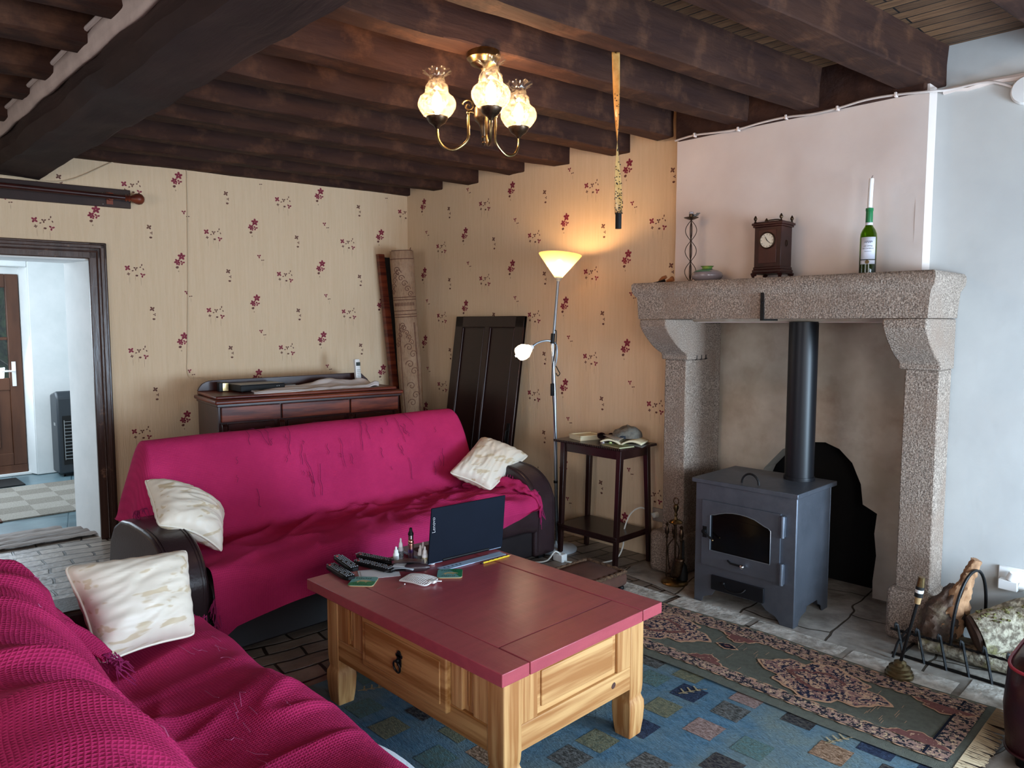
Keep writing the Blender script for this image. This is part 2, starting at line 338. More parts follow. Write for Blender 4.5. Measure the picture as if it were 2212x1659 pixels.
# ================================================================== THE SETTING
TH = math.radians(7.5); P0 = Vector((3.9, 5.295, 0)); EU = Vector((-math.cos(TH), math.sin(TH), 0)); EN = Vector((-math.sin(TH), -math.cos(TH), 0))
def W(u, z, off=0): return P0 + EU*u + EN*off + Vector((0, 0, z))
def wbox(b, u0, u1, z0, z1, o0, o1):
    P = [W(u, z, o) for z in (z0, z1) for u, o in ((u0, o0), (u1, o0), (u1, o1), (u0, o1))]
    V = [b.v(p) for p in P]
    for q in ((3, 2, 1, 0), (4, 5, 6, 7), (0, 1, 5, 4), (1, 2, 6, 5), (2, 3, 7, 6), (3, 0, 4, 7)): b.f([V[i] for i in q])
    return b
struct(B().box((-3.4, -2.1, -.12), (5.0, 6.02, 0)).build('floor', 'floor'))
hz = B(); hz.poly([(3.17, .2, .004), (4.5, .2, .004), (4.5, 2.62, .004), (3.62, 2.68, .004), (3.5, 2.66, .004), (3.47, 2.4, .004), (3.40, 2.1, .004), (3.34, 1.85, .004), (3.27, 1.4, .004), (3.2, .9, .004)][::1])
struct(hz.build('floor_hearth', 'hearth', smooth=None))
fr = B()
for i in range(5):  # worn long slabs just in front of the hearth
    y0 = .35+i*.46
    fr.grid(lambda a, c, y0=y0: (3.12+.02*math.sin(y0*3)+a*(.30+.04*math.sin(y0*5)), y0+.012+c*.43, .008+.005*math.sin(a*PI)*math.sin(c*PI)+.003*fn((a, c, y0), 5)), 4, 6)
struct(fr.build('floor_kerb_stones', M('pale_kerb_stone', '#e2ddd3', '#a59c90', 16, rough=.6, bump=.7, bscale=40, c3='#8f877c', s3=4, lo3=.5, hi3=.7)))
struct(B().box((-.7, 5.95, -.12), (3.2, 9.2, -.004)).build('floor_hall', 'slate'))
# threshold step of worn boards
ts = B()
for i, (y0, y1) in enumerate(((5.70, 5.80), (5.81, 5.90), (5.91, 6.0), (6.01, 6.13))):
    ts.grid(lambda a, c, y0=y0, y1=y1, i=i: (.55+a*(1.0-.03*i)-(.12 if i == 3 else 0)*a, y0+(y1-y0)*c+.06*(1-a)+.008*fn((a*9, i, 0)), .018+.012*math.sin(c*PI)+.006*fn((a*14, c*2, i))), 40, 4)
struct(ts.build('floor_threshold', M('threshold_wood', '#8c8078', '#5f544e', 8, stretch=(.2, 1, 1), rough=.6, bump=.8, bscale=30)))
struct(B().box((-3.4, -2.1, 2.77), (5.0, 6.2, 2.9)).build('ceiling', 'plank'))
struct(B().box((-.7, 5.9, 2.4), (3.2, 9.3, 2.5)).build('ceiling_hall', 'white'))

# ---- wallpaper print: flower sprays in a half-drop repeat
def petals(x, z, r, n=5, a0=0.3, m=1):
    L = []
    for k in range(n):
        a = a0+2*PI*k/n; L.append((x+math.cos(a)*r*.58, z+math.sin(a)*r*.58, r*.52, r*.34, a, m))
    return L
def motif(k):
    if k == 'A': return petals(.015, .037, .025)+petals(-.015, -.003, .021, 5, .8)+petals(.019, -.007, .017, 3, .2)+[(-.016, -.042, .011, .009, .3, 2), (-.004, -.022, .007, .006, 0, 1), (-.008, -.07, .004, .006, 0, 3)]
    if k == 'B': return petals(-.047, .018, .019, 4, .9)+petals(-.042, -.023, .010, 4, .2, 2)+petals(.004, .016, .014, 3, .5, 2)+[(-.015, 0, .007, .004, .3, 2), (.01, -.033, .009, .0065, 0, 2), (.044, .042, .008, .004, 1.4, 2), (.034, .026, .006, .004, .5, 2), (.053, .013, .007, .004, 2, 2), (-.036, -.065, .0011, .026, 0, 3), (.0, -.05, .001, .02, 0, 3), (.036, -.075, .0011, .03, 0, 3)]+petals(.047, -.028, .017, 3, .3)
    if k == 'C': return petals(-.003, .036, .017, 4, .6, 2)+petals(.012, -.004, .010, 3, 1, 2)+[(.006, -.036, .010, .007, 0, 2)]
    return petals(-.014, .012, .015, 3, .6, 1)+petals(.013, -.017, .011, 2, .1, 2)+[(.014, -.045, .001, .016, 0, 3)]
MOT = dict(A=(0, 0), B=(.293, -.078), C=(.19, .195), D=(-.055, -.23))
def paper_print(b, to3, s0, s1, sA, zA, z0=.05, z1=2.57, par=0):
    # s runs to the left along the wall; columns every .533 m with a half drop
    for ci in range(-9, 12):
        for ri in range(-5, 5):
            for k, (ds, dz) in MOT.items():
                s = sA+ci*.5325+ds; z = zA+((ci+par) % 2)*.2865+ri*.573+dz
                if z < z0-.1 or z > z1+.1 or s < s0-.1 or s > s1+.1: continue
                for (x, zz, rx, rz, a, m) in motif(k):
                    cs, cz = s-x, z+zz
                    if not (s0+.012 < cs < s1-.012 and z0 < cz < z1): continue
                    n = 9; ca, sa = math.cos(a), math.sin(a); P = []
                    for q in range(n):
                        t = 2*PI*q/n; px, pz = rx*math.cos(t)*(1+.12*math.sin(3*t)), rz*math.sin(t)
                        P.append(to3(cs-(px*ca-pz*sa), cz+(px*sa+pz*ca)))
                    b.mi = m; b.poly(P)
    b.mi = 0
DU0, DU1 = 2.425, 3.40   # doorway
b = B()
wbox(b, -.4, DU0-.0, 0, 2.8, 0, -.02)
wbox(b, DU0, DU1, 1.93, 2.8, 0, -.02)
wbox(b, DU1, 7.4, 0, 2.8, 0, -.02)
paper_print(b, lambda s, z: W(s, z, .0006), 0.0, 2.32, 1.863, 1.939)
paper_print(b, lambda s, z: W(s, z, .0006), 2.34, 4.2, 1.863, 1.939, z0=2.05)
struct(b.build('wall_back', ['paper', 'petal', 'bud', 'stem'], smooth=None))
# thick masonry behind the paper, with the plastered reveal of the doorway
b = B(); a0, a1, a2 = W(-.4, 0, -.02), W(DU0, 0, -.02), Vector((1.43, 6.02, 0))
b.prism([(a0.x, a0.y), (a1.x, a1.y), (a2.x, a2.y), (4.4, 6.02)], 0, 2.8, 'z')
c0, c1 = W(DU1, 0, -.02), W(7.4, 0, -.02)
b.prism([(c0.x, c0.y), (c1.x, c1.y), (-3.4, 6.4), (c0.x-.05, 6.02)], 0, 2.8, 'z')
b.prism([(a1.x, a1.y), (c0.x, c0.y), (c0.x-.05, 6.02), (a2.x, a2.y)], 1.92, 2.8, 'z')
struct(b.build('wall_doorway_masonry', 'white', smooth=None))
# right wall: papered length, then painted plaster past the chimney
b = B(); b.box((3.9, 2.5, 0), (4.5, 5.5, 2.8))
paper_print(b, lambda s, z: Vector((3.8994, s, z)), 2.51, 5.27, 5.04+.03-.533*0, 1.905, par=0)
struct(b.build('wall_right', ['paper', 'petal', 'bud', 'stem'], smooth=None))
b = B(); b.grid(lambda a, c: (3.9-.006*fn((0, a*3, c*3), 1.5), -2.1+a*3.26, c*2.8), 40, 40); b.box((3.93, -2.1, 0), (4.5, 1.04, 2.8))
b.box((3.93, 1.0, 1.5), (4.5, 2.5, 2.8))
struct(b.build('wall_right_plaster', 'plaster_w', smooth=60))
# chimney breast
b = B(); b.grid(lambda a, c: (3.8-.008*fn((0, a*2, c*2), 2.1), 1.16+a*1.345, 1.50+c*1.10), 30, 30)
b.box((3.806, 1.162, 1.5), (3.95, 2.505, 2.60)); 
b.prism([(3.8, 1.16), (3.97, 1.156), (3.97, 1.2), (3.8, 1.2)], 1.60, 2.6, 'z')
struct(b.build('wall_chimney_breast', 'plaster', smooth=60))
# fireplace alcove: rough limewashed back with an arched oven mouth
arch = [(2.16, 0), (2.155, .45), (2.087, .633), (1.975, .759), (1.85, .815), (1.732, .828), (1.64, .80), (1.576, .731), (1.53, .62), (1.506, .51), (1.46, .485), (1.432, .472), (1.44, .36), (1.435, .242), (1.45, .1), (1.448, 0)]
arch = [(y+.008*math.sin(y*90+z*60), z) for y, z in arch]
b = B(); b.prism([(1.06, 0), (1.06, 1.56), (2.6, 1.56), (2.6, 0)]+arch, 4.15, 4.30, 'x')
struct(b.build('wall_alcove_back', 'plaster_r', smooth=None))
b = B(); b.box((3.9, 2.40, 0), (4.16, 2.52, 1.56)); b.box((3.96, 1.06, 0), (4.16, 1.12, 1.56)); b.box((3.75, 1.07, 1.505), (4.2, 2.5, 1.56))
struct(b.build('wall_alcove_sides', 'plaster_r', bevel=.01))
b = B(); b.box((4.30, 1.3, 0), (4.9, 2.3, .95)); bmesh.ops.reverse_faces(b.bm, faces=b.bm.faces)
struct(b.build('wall_oven_recess', 'soot', smooth=None))
struct(B().box((4.25, .4, -.02), (4.95, 2.6, .001)).build('floor_oven', 'soot', smooth=None))
# outer walls behind the camera, with window openings
b = B(); b.box((-3.4, -1.9, 0), (2.75, -1.6, .8)); b.box((-3.4, -1.9, 2.15), (5.0, -1.6, 2.8)); b.box((-3.4, -1.9, .8), (-1.5, -1.6, 2.15)); b.box((.3, -1.9, .8), (1.15, -1.6, 2.15)); b.box((3.6, -1.9, .0), (5.0, -1.6, 2.15)); b.box((2.92, -1.9, 1.6), (3.6, -1.6, 2.15))
struct(b.build('wall_front', 'plaster', smooth=None))
b = B(); b.box((-3.2, -1.9, 0), (-2.9, 6.5, .8)); b.box((-3.2, -1.9, 2.2), (-2.9, 6.5, 2.8)); b.box((-3.2, -1.9, .8), (-2.9, 1.1, 2.2)); b.box((-3.2, 3.3, .8), (-2.9, 6.5, 2.2))
struct(b.build('wall_left', 'plaster', smooth=None))
# hall walls; window opening on the unseen left side added for light
b = B(); b.box((1.69, 8.45, 0), (3.2, 9.0, 2.5)); b.prism([(1.69, 8.45), (1.635, 8.66), (1.635, 9.0), (1.69, 9.0)], 0, 2.5, 'z'); b.box((-.7, 8.45, 2.035), (1.69, 9.0, 2.5)); b.box((-.7, 8.62, 1.95), (1.69, 9.0, 2.1)); b.box((-.7, 8.45, 0), (.66, 9.0, 2.1)); b.box((2.9, 6.0, 0), (3.2, 8.6, 2.5)); b.box((-.7, 6.0, 0), (-.4, 8.6, .7)); b.box((-.7, 6.0, 2.1), (-.4, 8.6, 2.5)); b.box((-.7, 6.0, .7), (-.4, 6.6, 2.1)); b.box((-.7, 8.1, .7), (-.4, 8.6, 2.1))
struct(b.build('wall_hall', 'white', bevel=.008))
# hall door: glazed brown door
d = struct(B().box((.70, 8.60, .02), (1.64, 8.65, .10)).build('door_1', 'door'))
loc = d.location.copy()
def dpart(b, name, m, **k):
    b.M = Matrix.Identity(4); bmesh.ops.translate(b.bm, verts=b.bm.verts, vec=-loc); return b.build(name, m, parent=d, **k)
b = B(); b.box((1.53, 8.60, .10), (1.64, 8.65, 1.97)); b.box((.70, 8.60, .10), (.84, 8.65, 1.97)); b.box((.84, 8.60, 1.84), (1.53, 8.65, 1.97)); b.box((.84, 8.60, .84), (1.53, 8.65, .96)); b.box((.84, 8.61, .10), (1.53, 8.64, .86)); b.box((.84, 8.60, .10), (1.53, 8.65, .22)); b.box((.84, 8.605, 1.33), (1.53, 8.645, 1.36)); b.box((1.14, 8.605, .9), (1.165, 8.645, 1.9))
for x0 in (.9, 1.2): b.box((x0, 8.595, .28), (x0+.23, 8.612, .78))
dpart(b, 'door_leaf', 'door', bevel=.006)
dpart(B().box((.84, 8.622, .9), (1.53, 8.628, 1.9)), 'door_glass', 'glass', smooth=None)
b = B(); b.box((1.55, 8.588, .88), (1.582, 8.60, 1.12)); b.tube([(1.566, 8.59, 1.03), (1.566, 8.555, 1.03), (1.55, 8.545, 1.03), (1.46, 8.545, 1.03)], .009)
dpart(b, 'door_handle', 'whitep')
b = B(); b.grid(lambda a, c: (.84+a*.635, 8.61+.004*math.sin(a*60), 1.9-c*.19), 30, 4)
dpart(b, 'door_valance', M('patterned_valance', '#6c7a62', '#8d4b4b', 40, rough=.9))
struct(B().box((1.35, 8.56, 0), (1.7, 8.72, .02)).build('door_sill', 'white'))
hedge = B()
for i in range(60): hedge.ellipsoid((random.uniform(-.6, 2.6), 10.4+random.uniform(-.2, .3), random.uniform(0, 2.6)), (.35, .3, .3), 8, 6)
tag(hedge.build('garden_hedge', 'garden'), 'blurred green garden hedge seen through the glass of the hall door', 'hedge', kind='stuff')

# ---- door frame round the opening
b = B()
def fr_prof(b, u0, u1, z0, z1): wbox(b, u0, u1, z0, z1, -.01, .035)
for (u0, u1, z0, z1) in ((2.331, 2.44, 0, 2.038), (2.331, 3.48, 1.93, 2.038), (3.385, 3.48, 0, 2.038)):
    wbox(b, u0, u1, z0, z1, -.015, .022)
wbox(b, 2.345, 2.372, 0, 2.024, .02, .036); wbox(b, 2.385, 2.395, 0, 1.985, .02, .030); wbox(b, 2.345, 3.46, 1.998, 2.024, .02, .036); wbox(b, 2.385, 3.44, 1.972, 1.983, .02, .03); wbox(b, 3.43, 3.46, 0, 2.024, .02, .036)
struct(b.build('door_frame', 'frame', bevel=.006))

# ---- girder and joists
def beam(p0, p1, w_, z0, z1, amp, name, mat, cham=.01, seed=0, ns=60):
    p0 = Vector(p0); p1 = Vector(p1); t = (p1-p0); L = t.length; t.normalize(); s_ = Vector((-t.y, t.x, 0))
    pts = []
    for (a, c) in ((0, cham), (cham, 0), (w_*.35, 0), (w_*.7, 0), (w_-cham, 0), (w_, cham), (w_, .5*(z1-z0)), (w_, z1-z0), (0, z1-z0), (0, .5*(z1-z0))): pts.append((a, c))
    R = []
    for i in range(ns+1):
        q = p0+t*(L*i/ns); row = []
        for a, c in pts:
            k = amp*(noise.noise(Vector((L*i/ns*2.2+seed*7.3, a*6, c*6+seed)))+.5*noise.noise(Vector((L*i/ns*6+seed*3, a*11, c*11))))
            ka = k if 0 < a < w_ else (k if a else -k)*1.2
            row.append(q+s_*(a+(ka if (a in (0, w_)) else 0))+Vector((0, 0, z0+c+(k if c < .04 else 0))))
        R.append(row)
    b = B(); b.rings(R); return struct(b.build(name, mat, smooth=28))
# t runs -X so that s_ points to -Y ... keep t=+X: s_=+Y
JY = [(5.25, .14), (4.81, .12), (4.37, .12), (3.87, .16), (3.43, .15), (2.92, .15), (2.52, .13), (2.03, .12), (1.64, .11), (1.12, .16), (.47, .16), (-.05, .14), (-.6, .15), (-1.2, .15)]
for i, (y, wd) in enumerate(JY):
    xe = 3.92 if (y > 2.53 or y < 1.15) else 3.80
    beam((-2.95, y+(3.9+2.95)*.115, 0), (xe, y+(3.9-xe)*.115, 0), wd, 2.59-.006*(i % 3), 2.775, .008, 'trim_%d' % (i+1), 'beam', .005, seed=i, ns=90)
beam((1.27, -1.65, 0), (1.265, 5.68, 0), .35, 2.425, 2.60, .022, 'trim_20', 'beamY', .05, seed=31, ns=110)
b = B(); b.box((3.772, 1.17, 2.555), (3.92, 2.50, 2.775)); struct(b.build('trim_21', 'beam', bevel=.008))
# plaster fillet along the top of the girder, left side
b = B(); b.grid(lambda a, c: (.912-.006*c-.008*fn((a*8, c, 0)), 6.0*a-.4, 2.535+.085*c*(1+.18*fn((a*30, 0, 0)))+.012*fn((a*22, 0, 3))), 120, 3)
struct(b.build('trim_22', M('fillet_plaster', '#c4b2a9', '#b09e96', 6, rough=.8, bump=.5), solid=.02))
tag(B().tube([(.895-.01*abs(fn((i*.4, 0, 9))), -.4+i*.25, 2.628+.014*fn((i*.5, 2, 0))) for i in range(25)], .011).build('ceiling_cable', M('painted_cable', '#bcaea8', rough=.6)), 'grey painted cable clipped along the plaster strip on the big ceiling beam', 'cable')
# cable on the top of the chimney breast
P = [(3.775-.004, 2.5, 2.558)]+[(3.765-.006*math.sin(i), 2.5-.134*i, 2.556+.008*math.sin(i*1.7)) for i in range(1, 10)]+[(3.775, 1.14, 2.545), (3.86, 1.10, 2.56), (3.875, .95, 2.565), (3.88, .85, 2.52)]
c = tag(B().tube(catmull(P, 4), .0055).build('wall_cable', M('white_wall_cable', '#c8bab2', rough=.6)), 'white painted cable running under the dark timber above the chimney breast', 'cable')
for i in range(1, 10, 2):
    p = P[i]; cl = B().box((p[0]-.008, p[1]-.006, p[2]-.010), (p[0]+.02, p[1]+.006, p[2]+.012)); bmesh.ops.translate(cl.bm, verts=cl.bm.verts, vec=-c.location); cl.build('cable_clip', 'plaster', parent=c, bevel=.003)
b = B(); b.M = Matrix.Translation((3.9, .80, 2.50)) @ Matrix.Rotation(-PI/2, 4, 'Y'); b.lathe([(0, 0), (.06, 0), (.062, .02), (.055, .032), (0, .035)], n=28)
tag(b.build('junction_box', 'whitep'), 'round white junction box high on the wall at the right of the chimney', 'junction box')
# ragged plaster bead between wall and joists at the right
b = B(); b.tube([(3.895, 1.13-.05*i, 2.565+.012*fn((i, 0, 0), .8)) for i in range(40)], [.012+.008*abs(fn((i, 2, 0), .9)) for i in range(40)], 6)
struct(b.build('trim_23', 'plaster'))

# ---- curtain board, pole, cables on the back wall
b = B(); wbox(b, 2.17, 3.75, 2.283, 2.408, .002, .028)
t = tag(b.build('curtain_board', 'darkpanel', bevel=.003), 'dark stained board fixed over the doorway to carry the curtain pole', 'board')
root = thing('curtain_pole', 'dark wooden curtain pole with turned ball finial over the doorway', 'curtain pole', W(2.2, 2.33, .028))
def loc_part(b, r, name, m, **k):
    b.bm.transform(r.matrix_basis.inverted() if r.matrix_basis else Matrix()); return b.build(name, m, parent=r, **k)
def at(r): return Matrix.Translation(r.location) @ r.rotation_euler.to_matrix().to_4x4()
def lp(b, r, name, m, **k):
    b.bm.transform(at(r).inverted()); return b.build(name, m, parent=r, **k)
b = B(); b.tube([W(3.75, 2.365, .085), W(2.21, 2.345, .085)], .018, 14); lp(b, root, 'pole', 'mahog_d')
b = B(); R = [(.018, 0), (.026, .006), (.016, .016), (.026, .026), (.016, .036), (.026, .05), (.036, .068), (.039, .085), (.034, .104), (.018, .118), (0, .122)]
pts = [W(2.215-z, 2.345, .085) for r_, z in R]; b.tube(pts, [max(r_, .001) for r_, z in R], 16); lp(b, root, 'finial', 'mahog')
b = B(); b.tube([W(2.30, 2.335, .028), W(2.30, 2.335, .085)], .012); b.tube([W(2.30+.02*math.cos(a), 2.347+.02*math.sin(a), .085) for a in [k*PI/6 for k in range(12)]], .006, closed=True); wbox(b, 2.28, 2.32, 2.30, 2.38, .028, .036); lp(b, root, 'bracket', 'mahog')
for z in (2.30, 2.375):
    b = B(); b.ellipsoid(W(2.34, z, .03), (.005, .005, .005)); lp(b, root, 'screw', 'chrome')
P = [W(3.2, 2.44, .02), W(2.85, 2.42, .05), W(2.55, 2.43, .02), W(2.2, 2.62, .012), W(2.0, 2.6, .01), W(1.87, 2.615, .012), W(1.80, 2.60, .008), W(1.795, 2.5, .006), W(1.80, 2.2, .006), W(1.815, 1.7, .006), W(1.835, 1.25, .006), W(1.84, 1.17, .006), W(1.82, 1.10, .02), W(1.73, 1.09, .06), W(1.66, 1.02, .10)]
tag(B().tube(catmull(P, 6), .0035, 6).build('telephone_wire', M('thin_wire', '#cdb89a', rough=.6)), 'thin cream wire dropping down the papered wall to the sideboard', 'wire')

# ---- hall things
hr = thing('hall_rug', 'woven hall rug of light and dark grey-beige checks on blue slate tiles', 'rug', (1.85, 7.25, -.004), math.radians(-2))
for (nm, par, m) in (('light_checks', 0, 'jute1'), ('dark_checks', 1, 'jute2')):
    b = B()
    for i in range(6):
        for j in range(6):
            if (i+j) % 2 == par: b.box((-.75+i*.25, -.66+j*.22, .001), (-.5+i*.25, -.44+j*.22, .012))
    b.build(nm, m, parent=hr, smooth=None)
B().box((-.79, -.68, 0), (-.75, .68, .014)).build('rug_binding', 'suede', parent=hr)
tag(B().box((1.0, 8.0, -.004), (1.50, 8.40, .010)).build('door_mat', 'blackm', bevel=.004), 'small black mat lying inside the hall door', 'mat')
h = thing('gas_heater', 'dark grey portable gas cabinet heater standing against the hall wall', 'heater', (1.82, 8.16, -.004))
b = B(); b.prism([(0, .03), (.26, .03), (.26, .80), (.06, .84), (0, .78)], 0, .42, 'x'); b.build('body', 'heater', parent=h, bevel=.018)
b = B(); b.prism([(.04, .12), (.38, .12), (.38, .60), (.04, .60)], -.005, -.001, 'y'); b.build('burner_panel', 'blackm', parent=h)
b = B()
for i in range(12): b.tube([(.05, -.02, .18+i*.033), (.37, -.02, .18+i*.033)], .003, 6)
for x in (.05, .15, .26, .37): b.tube([(x, -.02, .17), (x, -.02, .56)], .003, 6)
b.build('guard', 'chrome', parent=h)
for x, y in ((.05, .05), (.37, .05), (.05, .22), (.37, .22)): B().cyl((x-.01, y, .018), (x+.01, y, .018), .018).build('castor', 'black', parent=h)
b = B(); b.box((-.002, .08, .50), (.004, .14, .53)); b.build('side_grip', 'chrome', parent=h)
# ================================================================== FIREPLACE
fp = thing('fireplace_surround', 'carved granite fireplace surround with corbels carrying a long stone mantel', 'fireplace', (3.75, 1.77, 0))
def rough_block(b, lv, n=10, amp=.004):
    # lv: list of (z, x0, x1, y0, y1) levels; front faces get chisel roughness
    R = []
    for (z, x0, x1, y0, y1) in lv:
        row = []
        for i in range(n+1): row.append((x0+amp*noise.noise(Vector((z*20, i*2.1, 3))), y0+(y1-y0)*i/n, z))
        for i in range(1, 4): row.append((x0+(x1-x0)*i/4, y1+amp*noise.noise(Vector((z*20, i*2.1, 8))), z))
        row.append((x1, y1, z)); row.append((x1, y0, z))
        for i in range(3, 0, -1): row.append((x0+(x1-x0)*i/4, y0+amp*noise.noise(Vector((z*20, i*2.1, 5))), z))
        R.append(row)
    b.rings(R); return b
b = B(); rough_block(b, [(1.520, 3.478, 3.899, 1.03, 2.530), (1.56, 3.474, 3.899, 1.028, 2.532), (1.60, 3.472, 3.899, 1.024, 2.535), (1.640, 3.470, 3.899, 1.020, 2.538), (1.652, 3.462, 3.899, 1.012, 2.55), (1.668, 3.450, 3.899, 1.002, 2.558), (1.69, 3.446, 3.899, .998, 2.562), (1.712, 3.448, 3.899, 1.0, 2.56), (1.722, 3.456, 3.899, 1.008, 2.552)], 40, .006)
lp(b, fp, 'mantel_shelf', 'granite', smooth=50)
for (y0, y1) in ((2.345, 2.523), (1.032, 1.212)):
    b = B(); b.prism([(3.475, 1.5185), (3.477, 1.478), (3.50, 1.45), (3.54, 1.412), (3.60, 1.366), (3.65, 1.338), (3.69, 1.322), (3.70, 1.31), (3.70, 1.285), (3.898, 1.285), (3.898, 1.5185)], y0, y1, 'y')
    lp(b, fp, 'corbel', 'granite', bevel=.008, seg=3)
for (y0, y1, x1) in ((2.366, 2.512, 3.899), (1.042, 1.19, 3.899)):
    b = B(); rough_block(b, [(.23, 3.722, x1, y0, y1)]+[(.23+.15*i, 3.72, x1, y0, y1) for i in range(1, 7)]+[(1.284, 3.722, x1, y0, y1)], 6, .004)
    lp(b, fp, 'pilaster', 'granite', smooth=50, bevel=.006)
b = B(); b.box((3.90, 2.372, .0), (4.12, 2.42, 1.5)); lp(b, fp, 'inner_jamb', 'granite', bevel=.01)
for (y0, y1) in ((2.35, 2.57), (1.02, 1.215)):
    b = B(); b.box((3.67, y0, .004), (3.899, y1, .25)); lp(b, fp, 'plinth', 'granite', bevel=.025, seg=3)
b = B(); b.box((3.464, 1.768, 1.518), (3.474, 1.785, 1.68)); b.box((3.464, 1.768, 1.510), (3.62, 1.785, 1.518)); b.ellipsoid((3.464, 1.776, 1.66), (.004, .004, .004)); b.ellipsoid((3.464, 1.776, 1.60), (.004, .004, .004))
lp(b, fp, 'iron_strap', 'iron')
b = B(); b.tube([(3.78, 2.362, 1.286), (3.94, 2.362, 1.286)], .004)
for x in (3.80, 3.85, 3.90): b.tube([(x, 2.362, 1.286), (x, 2.350, 1.284), (x, 2.345, 1.29), (x, 2.345, 1.31)], .003)
lp(b, fp, 'iron_hooks', 'iron')

# ---- stove
st = thing('wood_stove', 'grey steel wood stove with arched glass door standing on the stone hearth', 'stove', (3.44, 1.555, .004))
lz = -.004
b = B()  # front plate
def plate_front(b, x0, x1):
    P = [(0, 0), (0, .648), (.555, .648), (.555, 0), (.512, 0), (.50, .03), (.47, .044), (.45, .05), (.43, .082), (.17, .082), (.145, .055), (.12, .044), (.095, .036), (.078, .018), (.07, 0)]
    b.prism(P, x0, x1, 'x')
plate_front(b, 0, .008); plate_front(b, .392, .40)
def plate_side(b, y0, y1):
    P = [(.008, 0), (.008, .648), (.392, .648), (.392, 0), (.335, 0), (.325, .03), (.30, .042), (.285, .05), (.275, .075), (.15, .075), (.14, .05), (.115, .045), (.09, .04), (.062, .022), (.055, 0)]
    b.prism(P, y0, y1, 'y')
plate_side(b, 0, .008); plate_side(b, .547, .555); b.box((.008, .008, .095), (.392, .547, .648))
b.build('body', 'stove', parent=st, bevel=.002)
b = B(); b.box((-.018, -.012, .648), (.44, .572, .672)); b.build('top_plate', 'stove', parent=st, bevel=.003)
b = B(); pts = [(.012+.02*math.sin(a)*0+.025, .265+.047*math.cos(a), .674+.052*math.sin(a)) for a in [PI*k/12 for k in range(13)]]; b.tube(pts, .0055); b.build('lid_handle', 'iron', parent=st)
# door: frame plate with an arched window
dr = B()
Wn = [(.457, .298), (.457, .484)]+[(.457-.335*t, .484+.030*math.sin(PI*min(1, max(0, t*1.0)))+(-.018*t)) for t in [k/14 for k in range(1, 14)]]+[(.122, .466), (.122, .298)]
Wn = [(.457, .298), (.457, .486), (.43, .492), (.405, .502), (.37, .512), (.33, .518), (.29, .519), (.25, .516), (.21, .508), (.18, .495), (.155, .484), (.135, .478), (.122, .466), (.122, .298)]
O = [(.508, .214), (.508, .561), (.074, .561), (.074, .214)]
bm_v = []
def ringface(b, inner, outer, x):
    # bridge a rectangular outer loop with an inner loop: build as two halves
    ob, it = outer, inner
    A = [ob[0], ob[1], ob[2], ob[3]]
    mid = 7
    b.poly([(x, p[0], p[1]) for p in (ob[0], ob[1], ((ob[1][0]+ob[2][0])/2, ob[1][1]), it[mid][0:2])+tuple(it[k] for k in range(mid-1, -1, -1))+(((ob[0][0]+ob[3][0])/2, ob[0][1]),)] if False else [(x, p[0], p[1]) for p in [ob[0], ob[1], (it[mid][0], ob[1][1])]+[it[k] for k in range(mid, -1, -1)]+[(it[0][0], ob[0][1])]])
    b.poly([(x, p[0], p[1]) for p in [(it[mid][0], ob[1][1]), ob[2], ob[3], (it[0][0], ob[0][1]), it[0]]+[it[k] for k in range(len(it)-1, mid-1, -1)]])
ringface(dr, Wn, O, -.014)
for a, c in zip(Wn, Wn[1:]+Wn[:1]): dr.poly([(-.014, a[0], a[1]), (-.014, c[0], c[1]), (-.004, c[0], c[1]), (-.004, a[0], a[1])])
for a, c in zip(O, O[1:]+O[:1]): dr.poly([(-.014, a[0], a[1]), (-.014, c[0], c[1]), (-.001, c[0], c[1]), (-.001, a[0], a[1])])
D = dr.build('door', 'stove', parent=st, smooth=20, weld=True)
b = B(); b.prism([(.45, .30), (.45, .49), (.13, .47), (.13, .30)][::1], -.006, -.002, 'x'); b.prism([(.459, .296), (.459, .49), (.37, .519), (.25, .519), (.12, .47), (.12, .296)], -.0035, -.001, 'x'); b.build('window_glass', 'stoveglass', parent=D)
b = B(); b.tube([(-.0155, p[0], p[1]) for p in Wn], .0022, 6, closed=True); b.build('window_edge', 'steel', parent=D)
b = B(); b.box((-.016, .478, .36), (-.012, .502, .42)); b.cyl((-.012, .488, .395), (-.034, .488, .395), .011); b.tube([(-.03, .488, .395), (-.036, .46, .38), (-.036, .43, .362)], .0055); b.build('door_handle', 'iron', parent=D)
b = B(); b.ellipsoid((-.04, .428, .361), (.006, .006, .006)); b.build('handle_tip', 'brass', parent=D)
for z in (.50, .262):
    b = B(); b.box((-.022, .05, z-.05), (0, .078, z+.05)); b.cyl((-.016, .062, z-.055), (-.016, .062, z+.055), .012); b.build('hinge', 'stove', parent=st, bevel=.002)
b = B(); b.tube([(-.02, .35, .267), (-.024, .33, .256), (-.024, .27, .254), (-.02, .255, .258)], .005); b.build('air_slider', 'iron', parent=D)
b = B(); b.ellipsoid((-.032, .262, .256), (.014, .013, .013)); b.build('slider_knob', 'chrome', parent=D)
b = B(); b.box((-.012, .153, .088), (0, .448, .165)); A_ = b.build('ash_drawer', 'stovepipe', parent=st, bevel=.002)
b = B(); b.tube(catmull([(-.012, .37, .135), (-.028, .355, .118), (-.034, .31, .112), (-.028, .265, .118), (-.012, .25, .135)], 4), .0045); b.build('drawer_handle', 'iron', parent=A_)
b = B(); b.ellipsoid((-.018, .372, .138), (.009, .009, .009)); b.build('drawer_knob', 'iron', parent=A_)
b = B(); b.cyl((.345, .15, .672), (.345, .15, 1.50), .073, n=32); b.lathe([(.078, .672), (.078, .69), (.073, .69)], (.345, .15, 0), 32); b.build('flue_pipe', 'stovepipe', parent=st)
